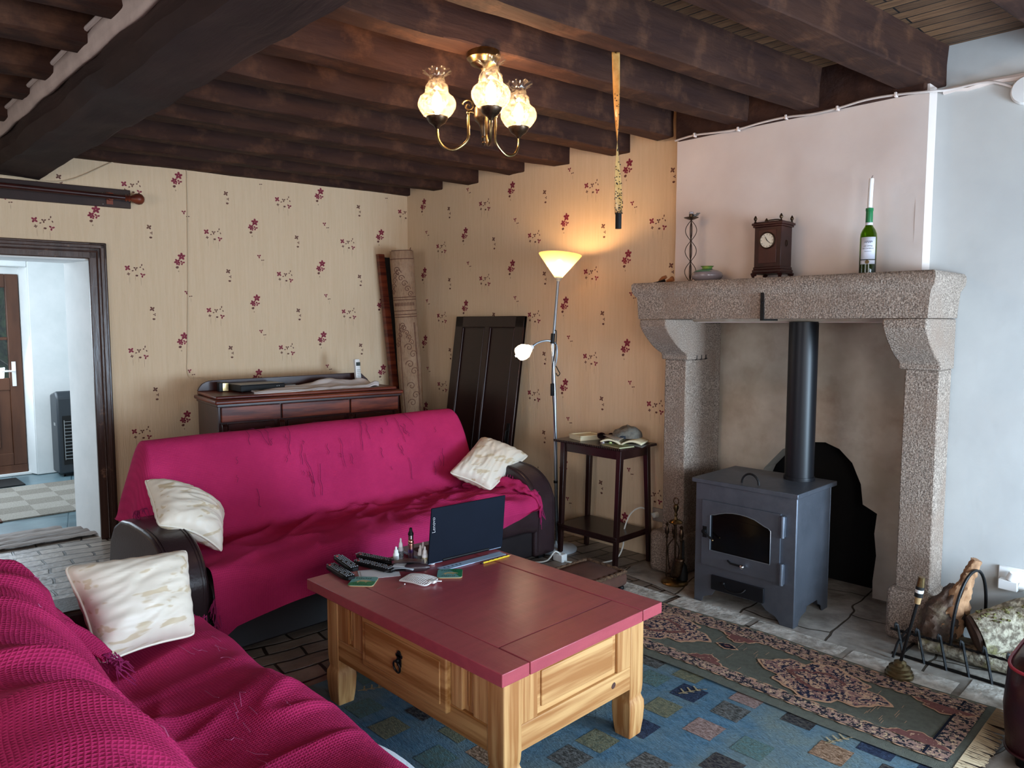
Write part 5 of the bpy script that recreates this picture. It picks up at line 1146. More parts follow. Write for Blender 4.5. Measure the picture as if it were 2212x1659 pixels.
def med(cx, cy, sx, sy, mi, dz, steps=True, n=72, half=0):
    Q = []
    for k in range(n):
        a = 2*PI*k/n; r_ = 1/(abs(math.cos(a))**1.15+abs(math.sin(a))**1.15)**(1/1.15)
        r_ *= 1+(.10*math.sin(a*8)+.06*math.sin(a*16+1))*(abs(math.sin(2*a)))
        x, y = cx+sx*r_*math.cos(a), cy+sy*r_*math.sin(a)
        if half == 1: x = min(x, cx)
        if half == -1: x = max(x, cx)
        Q.append(P3(x, y, dz))
    c0_ = b.v(P3(cx, cy, dz)); b.mi = mi+1; V = [b.v(q) for q in Q]
    for k in range(n): b.f([c0_, V[k], V[(k+1) % n]])
for cy in (1.22, 2.02):
    med(2.98, cy, .185, .285, 1, .0040); med(2.98, cy, .172, .270, 2, .0052); med(2.98, cy, .095, .15, 3, .0060); med(2.98, cy, .075, .12, 2, .0068)
med(2.997, 1.665, .032, .058, 1, .0040); med(2.997, 1.665, .025, .046, 4, .0050); med(2.997, 1.665, .010, .018, 3, .0058)
for yy in (1.665, .80, 2.26):
    med(RX0+.132, yy, .075, .095 if yy == 1.665 else .12, 1, .0038, half=-1); med(RX0+.132, yy, .068, .085 if yy == 1.665 else .11, 3, .0048, half=-1)
    med(RX1-.132, yy, .075, .095 if yy == 1.665 else .12, 1, .0038, half=1); med(RX1-.132, yy, .068, .085 if yy == 1.665 else .11, 3, .0048, half=1)
b.mi = 2; rnd = random.Random(4)
for k in range(60):
    x = rnd.uniform(RX0+.15, RX1-.22); y = rnd.uniform(RY0+.2, RY1-.1)
    if min(abs(y-1.22)/.24+abs(x-2.98)/.18, abs(y-2.02)/.24+abs(x-2.98)/.18) < 1.15: continue
    L_ = rnd.uniform(.02, .07); b.poly([P3(x, y, .0030), P3(x+L_, y, .0030), P3(x+L_, y+.0016, .0030), P3(x, y+.0016, .0030)])
b.build('woven_field', mk, parent=rn, smooth=None)
b = B(); b.box((RX0-2.965, RY0-1.47, -.010), (RX1-2.965, RY1-1.47, -.003)); b.build('backing', 'run_k', parent=rn)
b = B()
for k in range(95):
    x = RX0+.01+(RX1-RX0-.02)*k/94; d_ = rnd.uniform(-.02, .02); b.tube([P3(x, RY0+.004, .002), P3(x+d_*.5, RY0-.03, -.002), P3(x+d_, RY0-.055-rnd.random()*.015, -.006)], .0022, 4)
b.build('fringe', 'fringe', parent=rn)
# ================================================================== THE REST OF THE ROOM
# ---- sideboard
ang = -TH
sbp = W(1.228, 0, .92)
sb = thing('mahogany_sideboard', 'dark mahogany sideboard with three drawers standing against the papered wall', 'sideboard', sbp, ang+0)
# local: x to the right along the wall, y away from the viewer (toward the wall), front at y=0
Ls = 1.29
b = B(); b.box((-Ls/2, .02, .06), (Ls/2, .50, .985)); b.build('carcass', 'mahog_d', parent=sb, bevel=.004)
b = B(); b.box((-Ls/2-.022, -.012, .982), (Ls/2+.022, .52, 1.008)); b.box((-Ls/2+.0, .05, 1.008), (Ls/2-.0, .52, 1.030)); b.build('top', 'mahog', parent=sb, bevel=.009, seg=3)
b = B(); b.box((-Ls/2-.01, .0, .965), (Ls/2+.01, .5, .984)); b.box((-Ls/2-.005, .0, 0), (Ls/2+.005, .5, .07)); b.build('moulding', 'mahog_d', parent=sb, bevel=.004)
xs = [-Ls/2+.012, -Ls/2+.412, Ls/2-.425, Ls/2-.012]; xs = [-.633, -.242, .25, .633]
for a, c in zip(xs, xs[1:]):
    b = B(); b.box((a+.006, .0, .866), (c-.006, .03, .962)); b.build('drawer', 'mahog', parent=sb, bevel=.003)
for a, c in zip(xs, xs[1:]):
    d = B(); d.box((a+.045, .004, .09), (c-.045, .03, .852)); dd = d.build('door', 'mahog_d', parent=sb, bevel=.003)
    for k, (i_, zz) in enumerate(((.03, .80), (.045, .785), (.06, .77))):
        R = [(a+.045+i_, .8-i_+.02), (c-.045-i_, .8-i_+.02), (c-.045-i_, .12+i_), (a+.045+i_, .12+i_)]; rr = .03; P = []
        for (cx, cz, s0) in ((c-.045-i_-rr, .82-i_-rr, 0), (a+.045+i_+rr, .82-i_-rr, 1), (a+.045+i_+rr, .12+i_+rr, 2), (c-.045-i_-rr, .12+i_+rr, 3)):
            for q in range(6): t_ = PI/2*s0+PI/2*q/5; P.append((cx+rr*math.cos(t_), .002, cz+rr*math.sin(t_)))
        m_ = B(); m_.tube(P, .006, 6, closed=True); m_.build('panel_moulding', 'mahog', parent=dd)
for x in xs:
    xx = max(min(x, .612), -.612); b = B()
    for k in (-1, 0, 1): b.tube([(xx+k*.011, .0, .855), (xx+k*.011, -.012, .84), (xx+k*.010, -.012, .80), (xx+k*.006, .002, .72), (xx, .01, .66)], [.004, .007, .007, .006, .003], 8)
    b.box((xx-.02, .0, .1), (xx+.02, .02, .86)); b.build('carved_bracket', 'mahog_d', parent=sb)
b = B(); b.prism([(-Ls/2-.0, 1.03), (-Ls/2+.01, 1.055), (-Ls/2+.03, 1.08), (-Ls/2+.06, 1.095), (-Ls/2+.10, 1.102), (Ls/2-.10, 1.112), (Ls/2-.07, 1.105), (Ls/2-.05, 1.085), (Ls/2-.02, 1.06), (Ls/2-.0, 1.03)], .50, .522, 'y'); b.build('gallery', 'mahog_d', parent=sb, bevel=.003)
def sbt(name, label, cat, x, y, dz=1.030, rot=0):
    q = sbp+Matrix.Rotation(ang, 3, 'Z') @ Vector((x, y, dz)); return thing(name, label, cat, q, ang+rot)
t = sbt('brass_box_clock', 'small black cube with a brass coloured front on the left of the sideboard', 'small clock', -.50, .40)
b = B(); b.box((-.035, -.02, 0), (.025, .03, .062)); b.build('case', 'black', parent=t, bevel=.003)
b = B(); b.box((-.012, -.024, .004), (.027, -.019, .058)); b.build('front', 'brass', parent=t, bevel=.001)
t = sbt('media_box', 'flat black video player on the sideboard, its lid slightly raised', 'video player', -.30, .32, 1.034, math.radians(8))
b = B(); b.box((-.16, -.10, .004), (.16, .12, .045)); b.build('body', 'black', parent=t, bevel=.004)
b = B(); b.box((-.158, -.098, .045), (.158, .12, .049)); b.build('lid', M('grey_black_plastic', '#2b2c2f', rough=.3), parent=t, bevel=.001)
b = B(); [b.ellipsoid((.10+k*.015, -.101, .03), (.0022, .001, .0022), 8, 6) for k in range(2)]; b.build('indicator_lights', 'whitep', parent=t)
for x in (-.14, .14): b = B(); b.cyl((x, -.08, 0), (x, -.08, .005), .008); b.build('foot', 'black', parent=t)
t = sbt('instrument_tin', 'small silver and black device beside the video player', 'device', -.075, .36, 1.034, .1)
b = B(); b.box((-.05, -.025, 0), (.045, .03, .026)); b.build('body', 'black', parent=t, bevel=.003)
b = B(); b.box((-.02, -.032, .002), (.055, .025, .024)); [b.box((-.018, -.034, .005+.006*k), (.053, -.031, .008+.006*k)) for k in range(3)]; b.build('silver_case', 'steel', parent=t, bevel=.002)
# folded cloth
b = B()
def clo(u, v):
    x = -.40+.93*u+.03*math.sin(v*4); y = .07+.30*v+.06*u*(1-v)-.02*math.sin(u*7)
    z = 1.036+.012*abs(noise.noise(Vector((u*5, v*3, 1))))*2+.045*math.exp(-((u-.72)/.16)**2)*smooth(.4, .9, v)+.03*math.exp(-((u-.97)/.05)**2)*(.5+.5*math.sin(v*9))
    if v < .06: z -= .010
    return sbp+Matrix.Rotation(ang, 3, 'Z') @ Vector((x, y, z))
b.grid(clo, 90, 40); o_ = tag(b.build('folded_cloth', 'clothw', smooth=180, solid=.008), 'rumpled white cloth spread along the top of the sideboard', 'cloth')
t = sbt('cordless_phone', 'white cordless telephone standing upright in its black cradle on the sideboard', 'telephone', .51, .44, 1.035, .15)
b = B(); b.prism([(-.035, 0), (.04, 0), (.045, .03), (.03, .045), (-.03, .03)], -.03, .035, 'y'); b.build('cradle', 'black', parent=t, bevel=.005)
b = B(); b.rings([[(x_*w_, y_*.012-.015+z*.12, z) for x_, y_ in ((-1, -1), (-.7, -1.3), (.7, -1.3), (1, -1), (1, 1), (-1, 1))] for z, w_ in ((.012, .016), (.02, .022), (.06, .023), (.13, .021), (.175, .022), (.185, .018))]); h_ = b.build('handset', 'whitep', parent=t, bevel=.002)
b = B(); b.box((-.016, -.0215, .135), (.016, -.0135, .162)); b.build('screen', M('grey_lcd', '#3f4746', rough=.2), parent=h_)
b = B(); [b.box((-.014+.011*i, -.033+.0012*j, .035+.013*j), (-.007+.011*i, -.022+.0012*j, .040+.013*j)) for i in range(3) for j in range(6)]; b.build('keys', M('pale_keys', '#b9b9b6', rough=.5), parent=h_)

# ---- carpet roll and dark board in the corner
t = thing('rolled_carpet', 'tall rolled beige carpet with scrollwork border leaning in the corner', 'rolled carpet', (3.79, 5.03, 0))
p0, p1 = Vector((3.79, 5.03, 0)), Vector((3.655, 5.05, 2.085)); R = []
ax = (p1-p0).normalized(); uu = ax.cross(Vector((0, 1, 0))).normalized(); vv = ax.cross(uu)
n = 40; 
b = B(); R = []
for i in range(31):
    q = p0.lerp(p1, i/30); r_ = .098*(1+.03*math.sin(i*.5)+.02*fn((i*.7, 0, 0)))
    R.append([q+(uu*math.cos(2*PI*k/n)*r_+vv*math.sin(2*PI*k/n)*r_*.92) for k in range(n)])
b.rings(R); lp(b, t, 'roll', 'carpetroll', smooth=60)
b = B(); P = []
for k in range(60):
    a = k/60*2*PI*3.2; r_ = .098-.028*a/(2*PI); P.append(p1+ax*.003+uu*math.cos(a)*max(r_, .004)+vv*math.sin(a)*max(r_, .004))
b.tube(P, .003, 5); lp(b, t, 'spiral_edge', 'carpetpat')
def oncyl(z, a, dr=.004):
    q = p0.lerp(p1, z/2.085); r_ = .098*(1+.03*math.sin(z/2.085*30*.5)+.02*fn((z/2.085*30*.7, 0, 0)))+dr
    return q+uu*math.cos(a)*r_+vv*math.sin(a)*r_*.92
b = B(); af_ = None
# find the angle that faces the camera
best = min(range(n), key=lambda k: (oncyl(1.4, 2*PI*k/n)-cam.location).length); A0 = 2*PI*best/n
def line(P, r_=.0028): b.tube([oncyl(z, A0+a, .0) for z, a in P], r_, 5)
for z in (2.02, 1.71, 1.69, 1.60, 1.57, 1.55): line([(z, -1.3+2.6*k/12) for k in range(13)], .0032)
for a in (-.62, .75, .85): line([(1.5-.05*k, a) for k in range(24)])
def scroll(zc, ac, s=1, m=1):
    line([(zc+s*.035*(1-k/22)*math.sin(k*.42)*1.0, ac+m*s*.36*(1-k/22)*math.cos(k*.42)) for k in range(20)])
for k, zc in enumerate((1.30, 1.24, 1.16, 1.10, .98, .90, .84)): scroll(zc, .45 if k % 2 else .1, 1, 1 if k % 2 else -1)
for k in range(8):
    line([(1.64, -1.0+.25*k), (1.665, -1.0+.25*k), (1.665, -.88+.25*k), (1.64, -.88+.25*k)], .003)
for k in range(10): scroll(1.93-.022*k, -.5+.12*k*(1 if k % 2 else -.6), .8, 1)
for k in range(9): scroll(1.48-.02*k, -.3+.1*k*(1 if k % 2 else -.8), .7, -1)
lp(b, t, 'woven_scrolls', 'carpetpat')
b = B(); P = []
t2 = thing('leaning_board', 'dark red-brown board leaning behind the rolled carpet', 'board', W(.20, 0, .12))
b = B(); V = [W(.155, 0, .10), W(.225, 0, .22), W(.305, 2.075, .02), W(.25, 2.075, .02)]
def quad_board(b, u0, u1, u2, u3, zt, o0, o1, th):
    b.rings([[W(u0, 0, o0), W(u1, 0, o0), W(u1, 0, o0+th), W(u0, 0, o0+th)], [W(u2, zt, o1), W(u3, zt, o1), W(u3, zt, o1+th), W(u2, zt, o1+th)]])
quad_board(b, .10, .165, .255, .31, 2.075, .14, .01, .05); lp(b, t2, 'edge', 'mahog', bevel=.004)
b = B(); quad_board(b, .04, .10, .20, .255, 2.05, .12, .0, .05); lp(b, t2, 'face', 'blackm', bevel=.004)

# ---- dark panelled door leaning on the right wall
t = thing('leaning_cupboard_door', 'dark panelled cupboard door leaning against the papered right wall', 'door panel', (3.62, 4.17, 0))
xb, xt, zt = 3.60, 3.832, 1.548; lean = math.atan2(xt-xb, zt)
Mx = Matrix.Translation((xb, 3.79, 0.0)) @ Matrix.Rotation(lean, 4, 'Y')
def dp(b, nm, m, par=None, **k):
    b.bm.transform(at(t).inverted() @ Mx); return b.build(nm, m, parent=par or t, **k)
Hh = zt/math.cos(lean); Wd = .765
b = B(); b.box((.006, 0, 0), (.022, Wd, Hh)); dp(b, 'backing', 'darkpanel')
b = B()
for y0, y1, z0_, z1_ in ((0, .09, 0, Hh), (Wd-.09, Wd, 0, Hh), (.36, .42, .08, Hh-.08), (0, Wd, Hh-.085, Hh), (0, Wd, 0, .10)): b.box((-.006, y0, z0_), (.020, y1, z1_))
dp(b, 'frame', 'darkpanel', bevel=.004)
b = B()
for y0, y1 in ((.09, .36), (.42, Wd-.09)):
    b.tube([(-.002, y0+.006, .106), (-.002, y1-.006, .106), (-.002, y1-.006, Hh-.091), (-.002, y0+.006, Hh-.091)], .004, 6, closed=True)
dp(b, 'moulding', 'mahog_d')
for y, z in ((.045, .68), (Wd-.03, .72)):
    b = B(); b.box((-.012, y-.016, z-.11), (-.005, y+.016, z+.10)); pl_ = dp(b, 'lock_plate', 'iron', bevel=.002)
    b = B(); b.tube([(-.012, y, z+.05), (-.03, y, z+.04), (-.03, y, z-.02), (-.012, y, z-.03)], .005); b.bm.transform(at(t).inverted() @ Mx); b.build('pull', 'iron', parent=pl_)
b = B(); b.cyl((.01, -.012, 1.30), (.01, 0, 1.30), .012); b.cyl((.01, -.012, .38), (.01, 0, .38), .012); dp(b, 'hinge_pin', 'iron')

# ---- floor lamp
t = thing('floor_lamp', 'tall grey floor lamp with glowing cone uplighter and bent reading arm', 'floor lamp', (3.575, 3.235, 0))
b = B(); b.lathe([(.13, 0), (.132, .012), (.12, .022), (.03, .03), (.018, .04), (.014, .06)], n=36); b.build('base', M('pale_grey_enamel', '#b3bac0', rough=.35), parent=t)
b = B(); b.tube([(0, 0, .05), (-.03, 0, 1.0), (-.055, 0, 1.37)], .0115, 14); b.build('lower_pole', 'steel', parent=t)
b = B(); b.tube([(-.055, 0, 1.37), (-.045, 0, 1.40), (-.002, 0, 1.775)], .0095, 14); b.build('upper_pole', 'steel', parent=t)
b = B(); b.tube([(-.055, 0, 1.365), (-.049, 0, 1.43)], .0135, 14); b.build('joint_sleeve', 'black', parent=t)
shd = bpy.data.materials.new('lamp_shade_opal'); shd.use_nodes = True; nt = shd.node_tree; nt.nodes.clear(); L = nt.links.new
def opal(mat, col, f_tr, gloss=.05):
    nt = mat.node_tree; L = nt.links.new; nt.nodes.clear()
    o = nt.nodes.new('ShaderNodeOutputMaterial'); a = nt.nodes.new('ShaderNodeBsdfTranslucent'); c = nt.nodes.new('ShaderNodeBsdfTransparent'); d = nt.nodes.new('ShaderNodeBsdfGlossy'); f = nt.nodes.new('ShaderNodeBsdfDiffuse')
    a.inputs[0].default_value = srgb(col); f.inputs[0].default_value = srgb(col); d.inputs['Roughness'].default_value = .15
    m0 = nt.nodes.new('ShaderNodeMixShader'); m0.inputs[0].default_value = .35; L(a.outputs[0], m0.inputs[1]); L(f.outputs[0], m0.inputs[2])
    m1 = nt.nodes.new('ShaderNodeMixShader'); m1.inputs[0].default_value = f_tr; L(m0.outputs[0], m1.inputs[1]); L(c.outputs[0], m1.inputs[2])
    m2 = nt.nodes.new('ShaderNodeMixShader'); m2.inputs[0].default_value = gloss; L(m1.outputs[0], m2.inputs[1]); L(d.outputs[0], m2.inputs[2]); L(m2.outputs[0], o.inputs[0]); return m1
opal(shd, '#b8a078', .03, .03)
lean_ = Matrix.Translation((-.002, 0, 1.775)) @ Matrix.Rotation(.11, 4, 'Y')
b = B(); b.M = lean_; b.lathe([(.018, .0), (.022, .012), (.138, .160), (.139, .162), (.135, .160)], n=48, caps=False); b.build('uplighter_shade', shd, parent=t, smooth=60)
b = B(); b.M = lean_; b.lathe([(.010, -.01), (.020, .004), (.024, .016), (.001, .018)], n=24); b.build('shade_collar', M('cream_collar', '#d8cbb0', rough=.5), parent=t)
bulb = M('warm_bulb', '#ffffff', rough=.5, emit='#ffc888', estr=420)
b = B(); b.M = lean_; b.ellipsoid((0, 0, .098), (.022, .022, .030)); b.build('bulb', bulb, parent=t)
b = B(); b.tube(catmull([(-.045, 0, 1.20), (-.020, .0, 1.25), (-.012, 0, 1.32), (-.03, .0, 1.368), (-.085, .02, 1.385), (-.15, .04, 1.372), (-.19, .055, 1.345)], 6), .007, 10); b.build('reading_arm', 'steel', parent=t)
rm = bpy.data.materials.new('reading_shade_opal'); rm.use_nodes = True; opal(rm, '#fff0dc', .15, .03)
Mr = Matrix.Translation((-.19, .055, 1.345)) @ Vector((-.80, .28, -.42)).normalized().to_track_quat('Z', 'Y').to_matrix().to_4x4()
b = B(); b.M = Mr; b.lathe([(.012, 0), (.022, .012), (.047, .05), (.050, .075), (.045, .098), (.040, .105)], n=32, caps=False); b.build('reading_shade', rm, parent=t, smooth=60)
b = B(); b.M = Mr; b.lathe([(.014, -.008), (.020, .012), (.001, .016)], n=20); b.build('reading_collar', 'whitep', parent=t)
bulb2 = M('reading_bulb', '#ffffff', rough=.5, emit='#ffe6c4', estr=60)
b = B(); b.M = Mr; b.ellipsoid((0, 0, .065), (.026, .026, .036)); b.cyl((0, 0, .10), (0, 0, .125), .006); b.build('reading_bulb', bulb2, parent=t)
b = B(); b.tube(catmull([(-.045, -.012, 1.45), (-.033, -.014, 1.44), (-.04, -.016, 1.35), (-.062, -.015, 1.25), (-.075, -.016, 1.18), (-.07, -.016, 1.06), (-.052, -.016, .9), (-.03, -.02, .6), (-.02, -.02, .2), (-.01, -.02, .04)], 6), .003, 6); b.tube(catmull([(-.03, -.01, 1.22), (-.01, -.012, 1.19), (.005, -.012, 1.17), (-.015, -.012, 1.155), (-.03, -.012, 1.175)], 5), .003, 6); b.build('flex', 'black', parent=t)
b = B(); b.box((-.082, -.024, 1.03), (-.058, -.008, 1.11)); b.build('inline_switch', 'black', parent=t, bevel=.003)
b = B(); b.tube([(-.016, 0, .45), (-.016, 0, .465)], .0145, 12); b.build('cable_clip', 'black', parent=t)
tag(B().tube(catmull([(3.565, 3.20, .03), (3.50, 3.12, .012), (3.40, 3.05, .05), (3.36, 3.06, .07), (3.33, 3.10, .01), (3.25, 3.14, .008)], 7), .005, 6).build('extension_flex', 'cable'), 'white cable looping on the floor beside the right sofa arm', 'cable')
tag(B().box((3.385, 3.02, 0), (3.435, 3.10, .05)).build('extension_socket', 'whitep', bevel=.006), 'small white socket block on the floor by the sofa arm', 'socket')

# ---- side table
t = thing('side_table', 'tall dark wooden side table with beaded top edge and splayed legs', 'side table', (3.69, 2.93, 0))
tc_ = [(3.535, 3.235), (3.525, 2.675), (3.872, 2.665), (3.872, 3.24)]
zt_ = .745
b = B(); b.prism([(x-3.69, y-2.93) for x, y in tc_], zt_-.016, zt_, 'z'); b.build('top', 'darkpanel', parent=t, bevel=.004)
b = B()
for (a, c) in zip(tc_, tc_[1:]+tc_[:1]):
    L_ = math.dist(a, c); n_ = int(L_/.0145)
    for k in range(n_): q = ((a[0]+(c[0]-a[0])*(k+.5)/n_)-3.69, (a[1]+(c[1]-a[1])*(k+.5)/n_)-2.93, zt_-.008); b.ellipsoid(q, (.0065, .0065, .009), 6, 5)
b.build('beaded_edge', 'darkpanel', parent=t)
tops = [(3.572, 3.175), (3.565, 2.715), (3.835, 2.715), (3.835, 3.175)]; bots = [(3.505, 3.145), (3.505, 2.70), (3.80, 2.66), (3.80, 3.17)]
for (a, c) in zip(tops, bots):
    b = B(); b.rings([[(q[0]-3.69+sx*w_, q[1]-2.93+sy*w_, z) for sx, sy in ((-1, -1), (1, -1), (1, 1), (-1, 1))] for q, z, w_ in ((c, 0, .013), (a, zt_-.016, .017))]); b.build('leg', 'darkpanel', parent=t, bevel=.002)
b = B()
for i in range(4):
    a, c = tops[i], tops[(i+1) % 4]; d_ = Vector((c[0]-a[0], c[1]-a[1], 0)).normalized(); n_ = Vector((-d_.y, d_.x, 0))*.007
    A, C = Vector((a[0]-3.69, a[1]-2.93, 0)), Vector((c[0]-3.69, c[1]-2.93, 0))
    b.rings([[A-n_+Vector((0, 0, zz)), C-n_+Vector((0, 0, zz)), C+n_+Vector((0, 0, zz)), A+n_+Vector((0, 0, zz))] for zz in (zt_-.075, zt_-.016)])
b.build('apron', 'darkpanel', parent=t)
b = B(); b.box((3.50-3.69, 2.69-2.93, .185), (3.815-3.69, 3.165-2.93, .205)); b.box((3.505-3.69, 2.695-2.93, .165), (3.81-3.69, 3.16-2.93, .185)); b.build('lower_shelf', 'darkpanel', parent=t, bevel=.003)
def sd(name, label, cat, x, y, rot=0, dz=0): return thing(name, label, cat, (x, y, zt_+dz), rot)
t = sd('white_shallow_box', 'shallow white box with sunken lid at the back of the side table', 'box', 3.69, 3.09, math.radians(-18))
b = B(); b.box((-.085, -.07, 0), (.085, .07, .026)); b.build('body', 'page', parent=t, bevel=.002)
b = B()
for lo, hi in (((-.088, -.073), (.088, -.060)), ((-.088, .060), (.088, .073)), ((-.088, -.073), (-.075, .073)), ((.075, -.073), (.088, .073))): b.box((lo[0], lo[1], .020), (hi[0], hi[1], .032))
b.build('raised_edge', 'page', parent=t, bevel=.002)
def book_(t, w_, d_, h_, cover, open_=0):
    b = B(); b.box((-w_/2+.002, -d_/2+.002, .002), (w_/2-.002, d_/2-.002, h_-.002)); b.build('pages', 'page', parent=t, bevel=.001)
    b = B(); b.box((-w_/2, -d_/2, 0), (w_/2, d_/2, .002)); b.box((-w_/2, -d_/2, h_-.002), (w_/2, d_/2, h_)); b.build('cover', cover, parent=t)
oc = M('olive_book_cover', '#6e7448', rough=.6)
t = sd('open_paperback', 'open paperback lying face down at the corner of the side table', 'book', 3.70, 2.785, math.radians(20))
b = B(); b.grid(lambda u, v: (-.085+.17*v, -.13+.26*u, .003+.030*(abs(math.cos(u*PI))*.35+.65*(math.sin(u*PI*2)**2)**.5*(1 if abs(u-.5) > .04 else .3))*(.9)), 30, 4); b.build('page_block', 'page', parent=t, solid=.010, offs=-1)
b = B(); b.grid(lambda u, v: (-.09+.18*v, -.137+.274*u, .0+.008*abs(math.sin(u*PI*2))), 20, 2); b.build('cover', 'capg', parent=t, solid=.002)
t = sd('olive_paperback', 'thin olive paperback lying under the open book', 'book', 3.605, 2.765, math.radians(-12)); book_(t, .12, .17, .008, oc)
t = sd('sunglasses', 'dark red sunglasses resting between the white box and the cap', 'glasses', 3.735, 2.955, math.radians(-60), .006)
b = B()
for s_ in (-1, 1): b.tube([(s_*.033+.026*math.cos(a), .0, .022+.020*math.sin(a)) for a in [2*PI*k/20 for k in range(20)]], .0026, 6, closed=True)
b.tube([(-.008, 0, .028), (.008, 0, .028)], .0025); b.build('frame', 'burg', parent=t)
b = B()
for s_ in (-1, 1): b.tube(catmull([(s_*.06, 0, .03), (s_*.064, .03, .03), (s_*.062, .10, .025), (s_*.058, .13, .008)], 4), .0022, 6)
b.build('temple', 'burg', parent=t)
b = B()
for s_ in (-1, 1): b.poly([(s_*.033+.025*math.cos(a), .0005, .022+.019*math.sin(a)) for a in [2*PI*k/20 for k in range(20)]])
b.build('lens', M('dark_lens', '#180c0c', rough=.05), parent=t)
t = sd('peaked_hat', 'grey washed fabric cap resting on the open book on the side table', 'hat', 3.745, 2.80, math.radians(150), .034)
b = B()
def capf(u, v):
    a = 2*PI*u; r_ = .092*math.cos(v*PI/2*.98)**.55 if v < 1 else .0; z = .075*math.sin(v*PI/2)
    k = 1+.10*noise.noise(Vector((math.cos(a)*2, math.sin(a)*2, v*3)))
    return (r_*math.cos(a)*1.05*k, r_*math.sin(a)*.9*k, .004+z*(.85+.25*noise.noise(Vector((math.cos(a)*1.5, math.sin(a)*1.5, v*2+4)))))
b.grid(capf, 48, 16, closeu=True); b.build('crown', 'capg', parent=t, smooth=180)
b = B(); b.grid(lambda u, v: ((.075+.075*v)*math.cos((u-.5)*1.7), (.085+.045*v)*math.sin((u-.5)*2.0), .010-.012*v*v+.020*math.sin(u*PI)*v), 24, 8); b.build('peak', M('cap_peak', '#8a7d6e', rough=.9), parent=t, solid=.003)
b = B(); b.grid(lambda u, v: (.094*math.cos((u-.5)*2.2), .085*math.sin((u-.5)*2.2), .004+.018*v), 20, 2); b.build('dark_band', M('cap_navy', '#1d2430', rough=.9), parent=t, solid=.002)
for x, y, m, lb in ((3.585, 2.865, 'pot', 'small pinkish thimble standing at the front edge of the side table'), (3.615, 2.83, 'potg', 'small greenish thimble standing beside the pink one on the side table')):
    t = sd('tiny_cup', lb, 'small cup', x, y); b = B(); b.lathe([(.011, 0), (.012, .002), (.010, .017), (.008, .018), (.007, .010)], n=18); b.build('cup', m, parent=t)
# wall socket and lamp flex
t = thing('wall_socket', 'white wall socket with round plug beside the left stone pilaster', 'socket', (3.9, 2.665, .24))
b = B(); b.box((-.010, -.045, 0), (0, .035, .085)); b.build('plate', M('aged_socket', '#a79d92', rough=.5), parent=t, bevel=.003)
b = B(); b.cyl((-.010, .0, .045), (-.045, .005, .045), .020, .017, 18); b.build('plug', 'cable', parent=t, bevel=.002)
tag(B().tube(catmull([(3.858, 2.675, .285), (3.80, 2.72, .335), (3.74, 2.76, .30), (3.70, 2.78, .20), (3.66, 2.76, .10), (3.60, 2.78, .03), (3.48, 2.88, .008), (3.42, 2.98, .008), (3.40, 3.05, .01)], 8), .0048, 8).build('lamp_flex', 'cable'), 'white flex running from the wall socket down behind the side table', 'cable')

# ---- little kneeler stool
t = thing('low_footstool', 'low brown suede footstool with woven trim on black castors', 'footstool', (3.13, 2.60, 0), math.radians(-2))
b = B(); b.box((-.16, -.155, .035), (.165, .155, .105)); b.build('box_sides', 'suede', parent=t, bevel=.02, seg=3)
b = B(); b.grid(lambda u, v: (-.155+.315*u, -.15+.30*v, .105+.020*(1-(2*u-1)**4)*(1-(2*v-1)**4)), 14, 14); b.build('padded_top', 'suede', parent=t)
b = B(); b.tube([(x_, y_, .112+.003*math.sin(k*2.1)) for k, (x_, y_) in enumerate([(-.15+.30*i/20, -.145) for i in range(20)]+[(.155, -.145+.29*i/18) for i in range(18)]+[(.155-.30*i/20, .145) for i in range(20)]+[(-.15, .145-.29*i/18) for i in range(18)])], .010, 6, closed=True); b.build('woven_trim', 'cane', parent=t)
for x in (-.13, .14):
    for y in (-.125, .125): b = B(); b.ellipsoid((x, y, .018), (.018, .018, .018), 14, 10); b.cyl((x, y, .03), (x, y, .042), .010); b.build('castor', 'black', parent=t)

# ---- burgundy leather pouffe at the frame edge
t = thing('leather_pouffe', 'burgundy leather pouffe with red piping, cut off by the picture edge beside the runner', 'pouffe', (3.10, .325, 0), math.radians(0))
b = B(); R = []
def sqr(w_, z, n=48, e=5.0):
    return [(w_*math.copysign(abs(math.cos(2*PI*k/n))**(2/e), math.cos(2*PI*k/n)), w_*math.copysign(abs(math.sin(2*PI*k/n))**(2/e), math.sin(2*PI*k/n)), z) for k in range(n)]
b.rings([sqr(.225, .03), sqr(.245, .05), sqr(.258, .20), sqr(.25, .33), sqr(.235, .345), sqr(.22, .37), sqr(.15, .392), sqr(.03, .40)]); b.build('body', 'burg', parent=t, smooth=60)
b = B(); b.tube([(x, y, .338) for x, y, z in sqr(.246, 0)], .006, 8, closed=True); b.build('piping', 'piping', parent=t)
b = B(); b.tube([(x, y, .05) for x, y, z in sqr(.246, 0)], .005, 8, closed=True); b.build('lower_piping', 'burg', parent=t)
for x in (-.18, .18):
    for y in (-.18, .18): b = B(); b.cyl((x, y, 0), (x, y, .035), .022, .028); b.build('foot', 'black', parent=t)

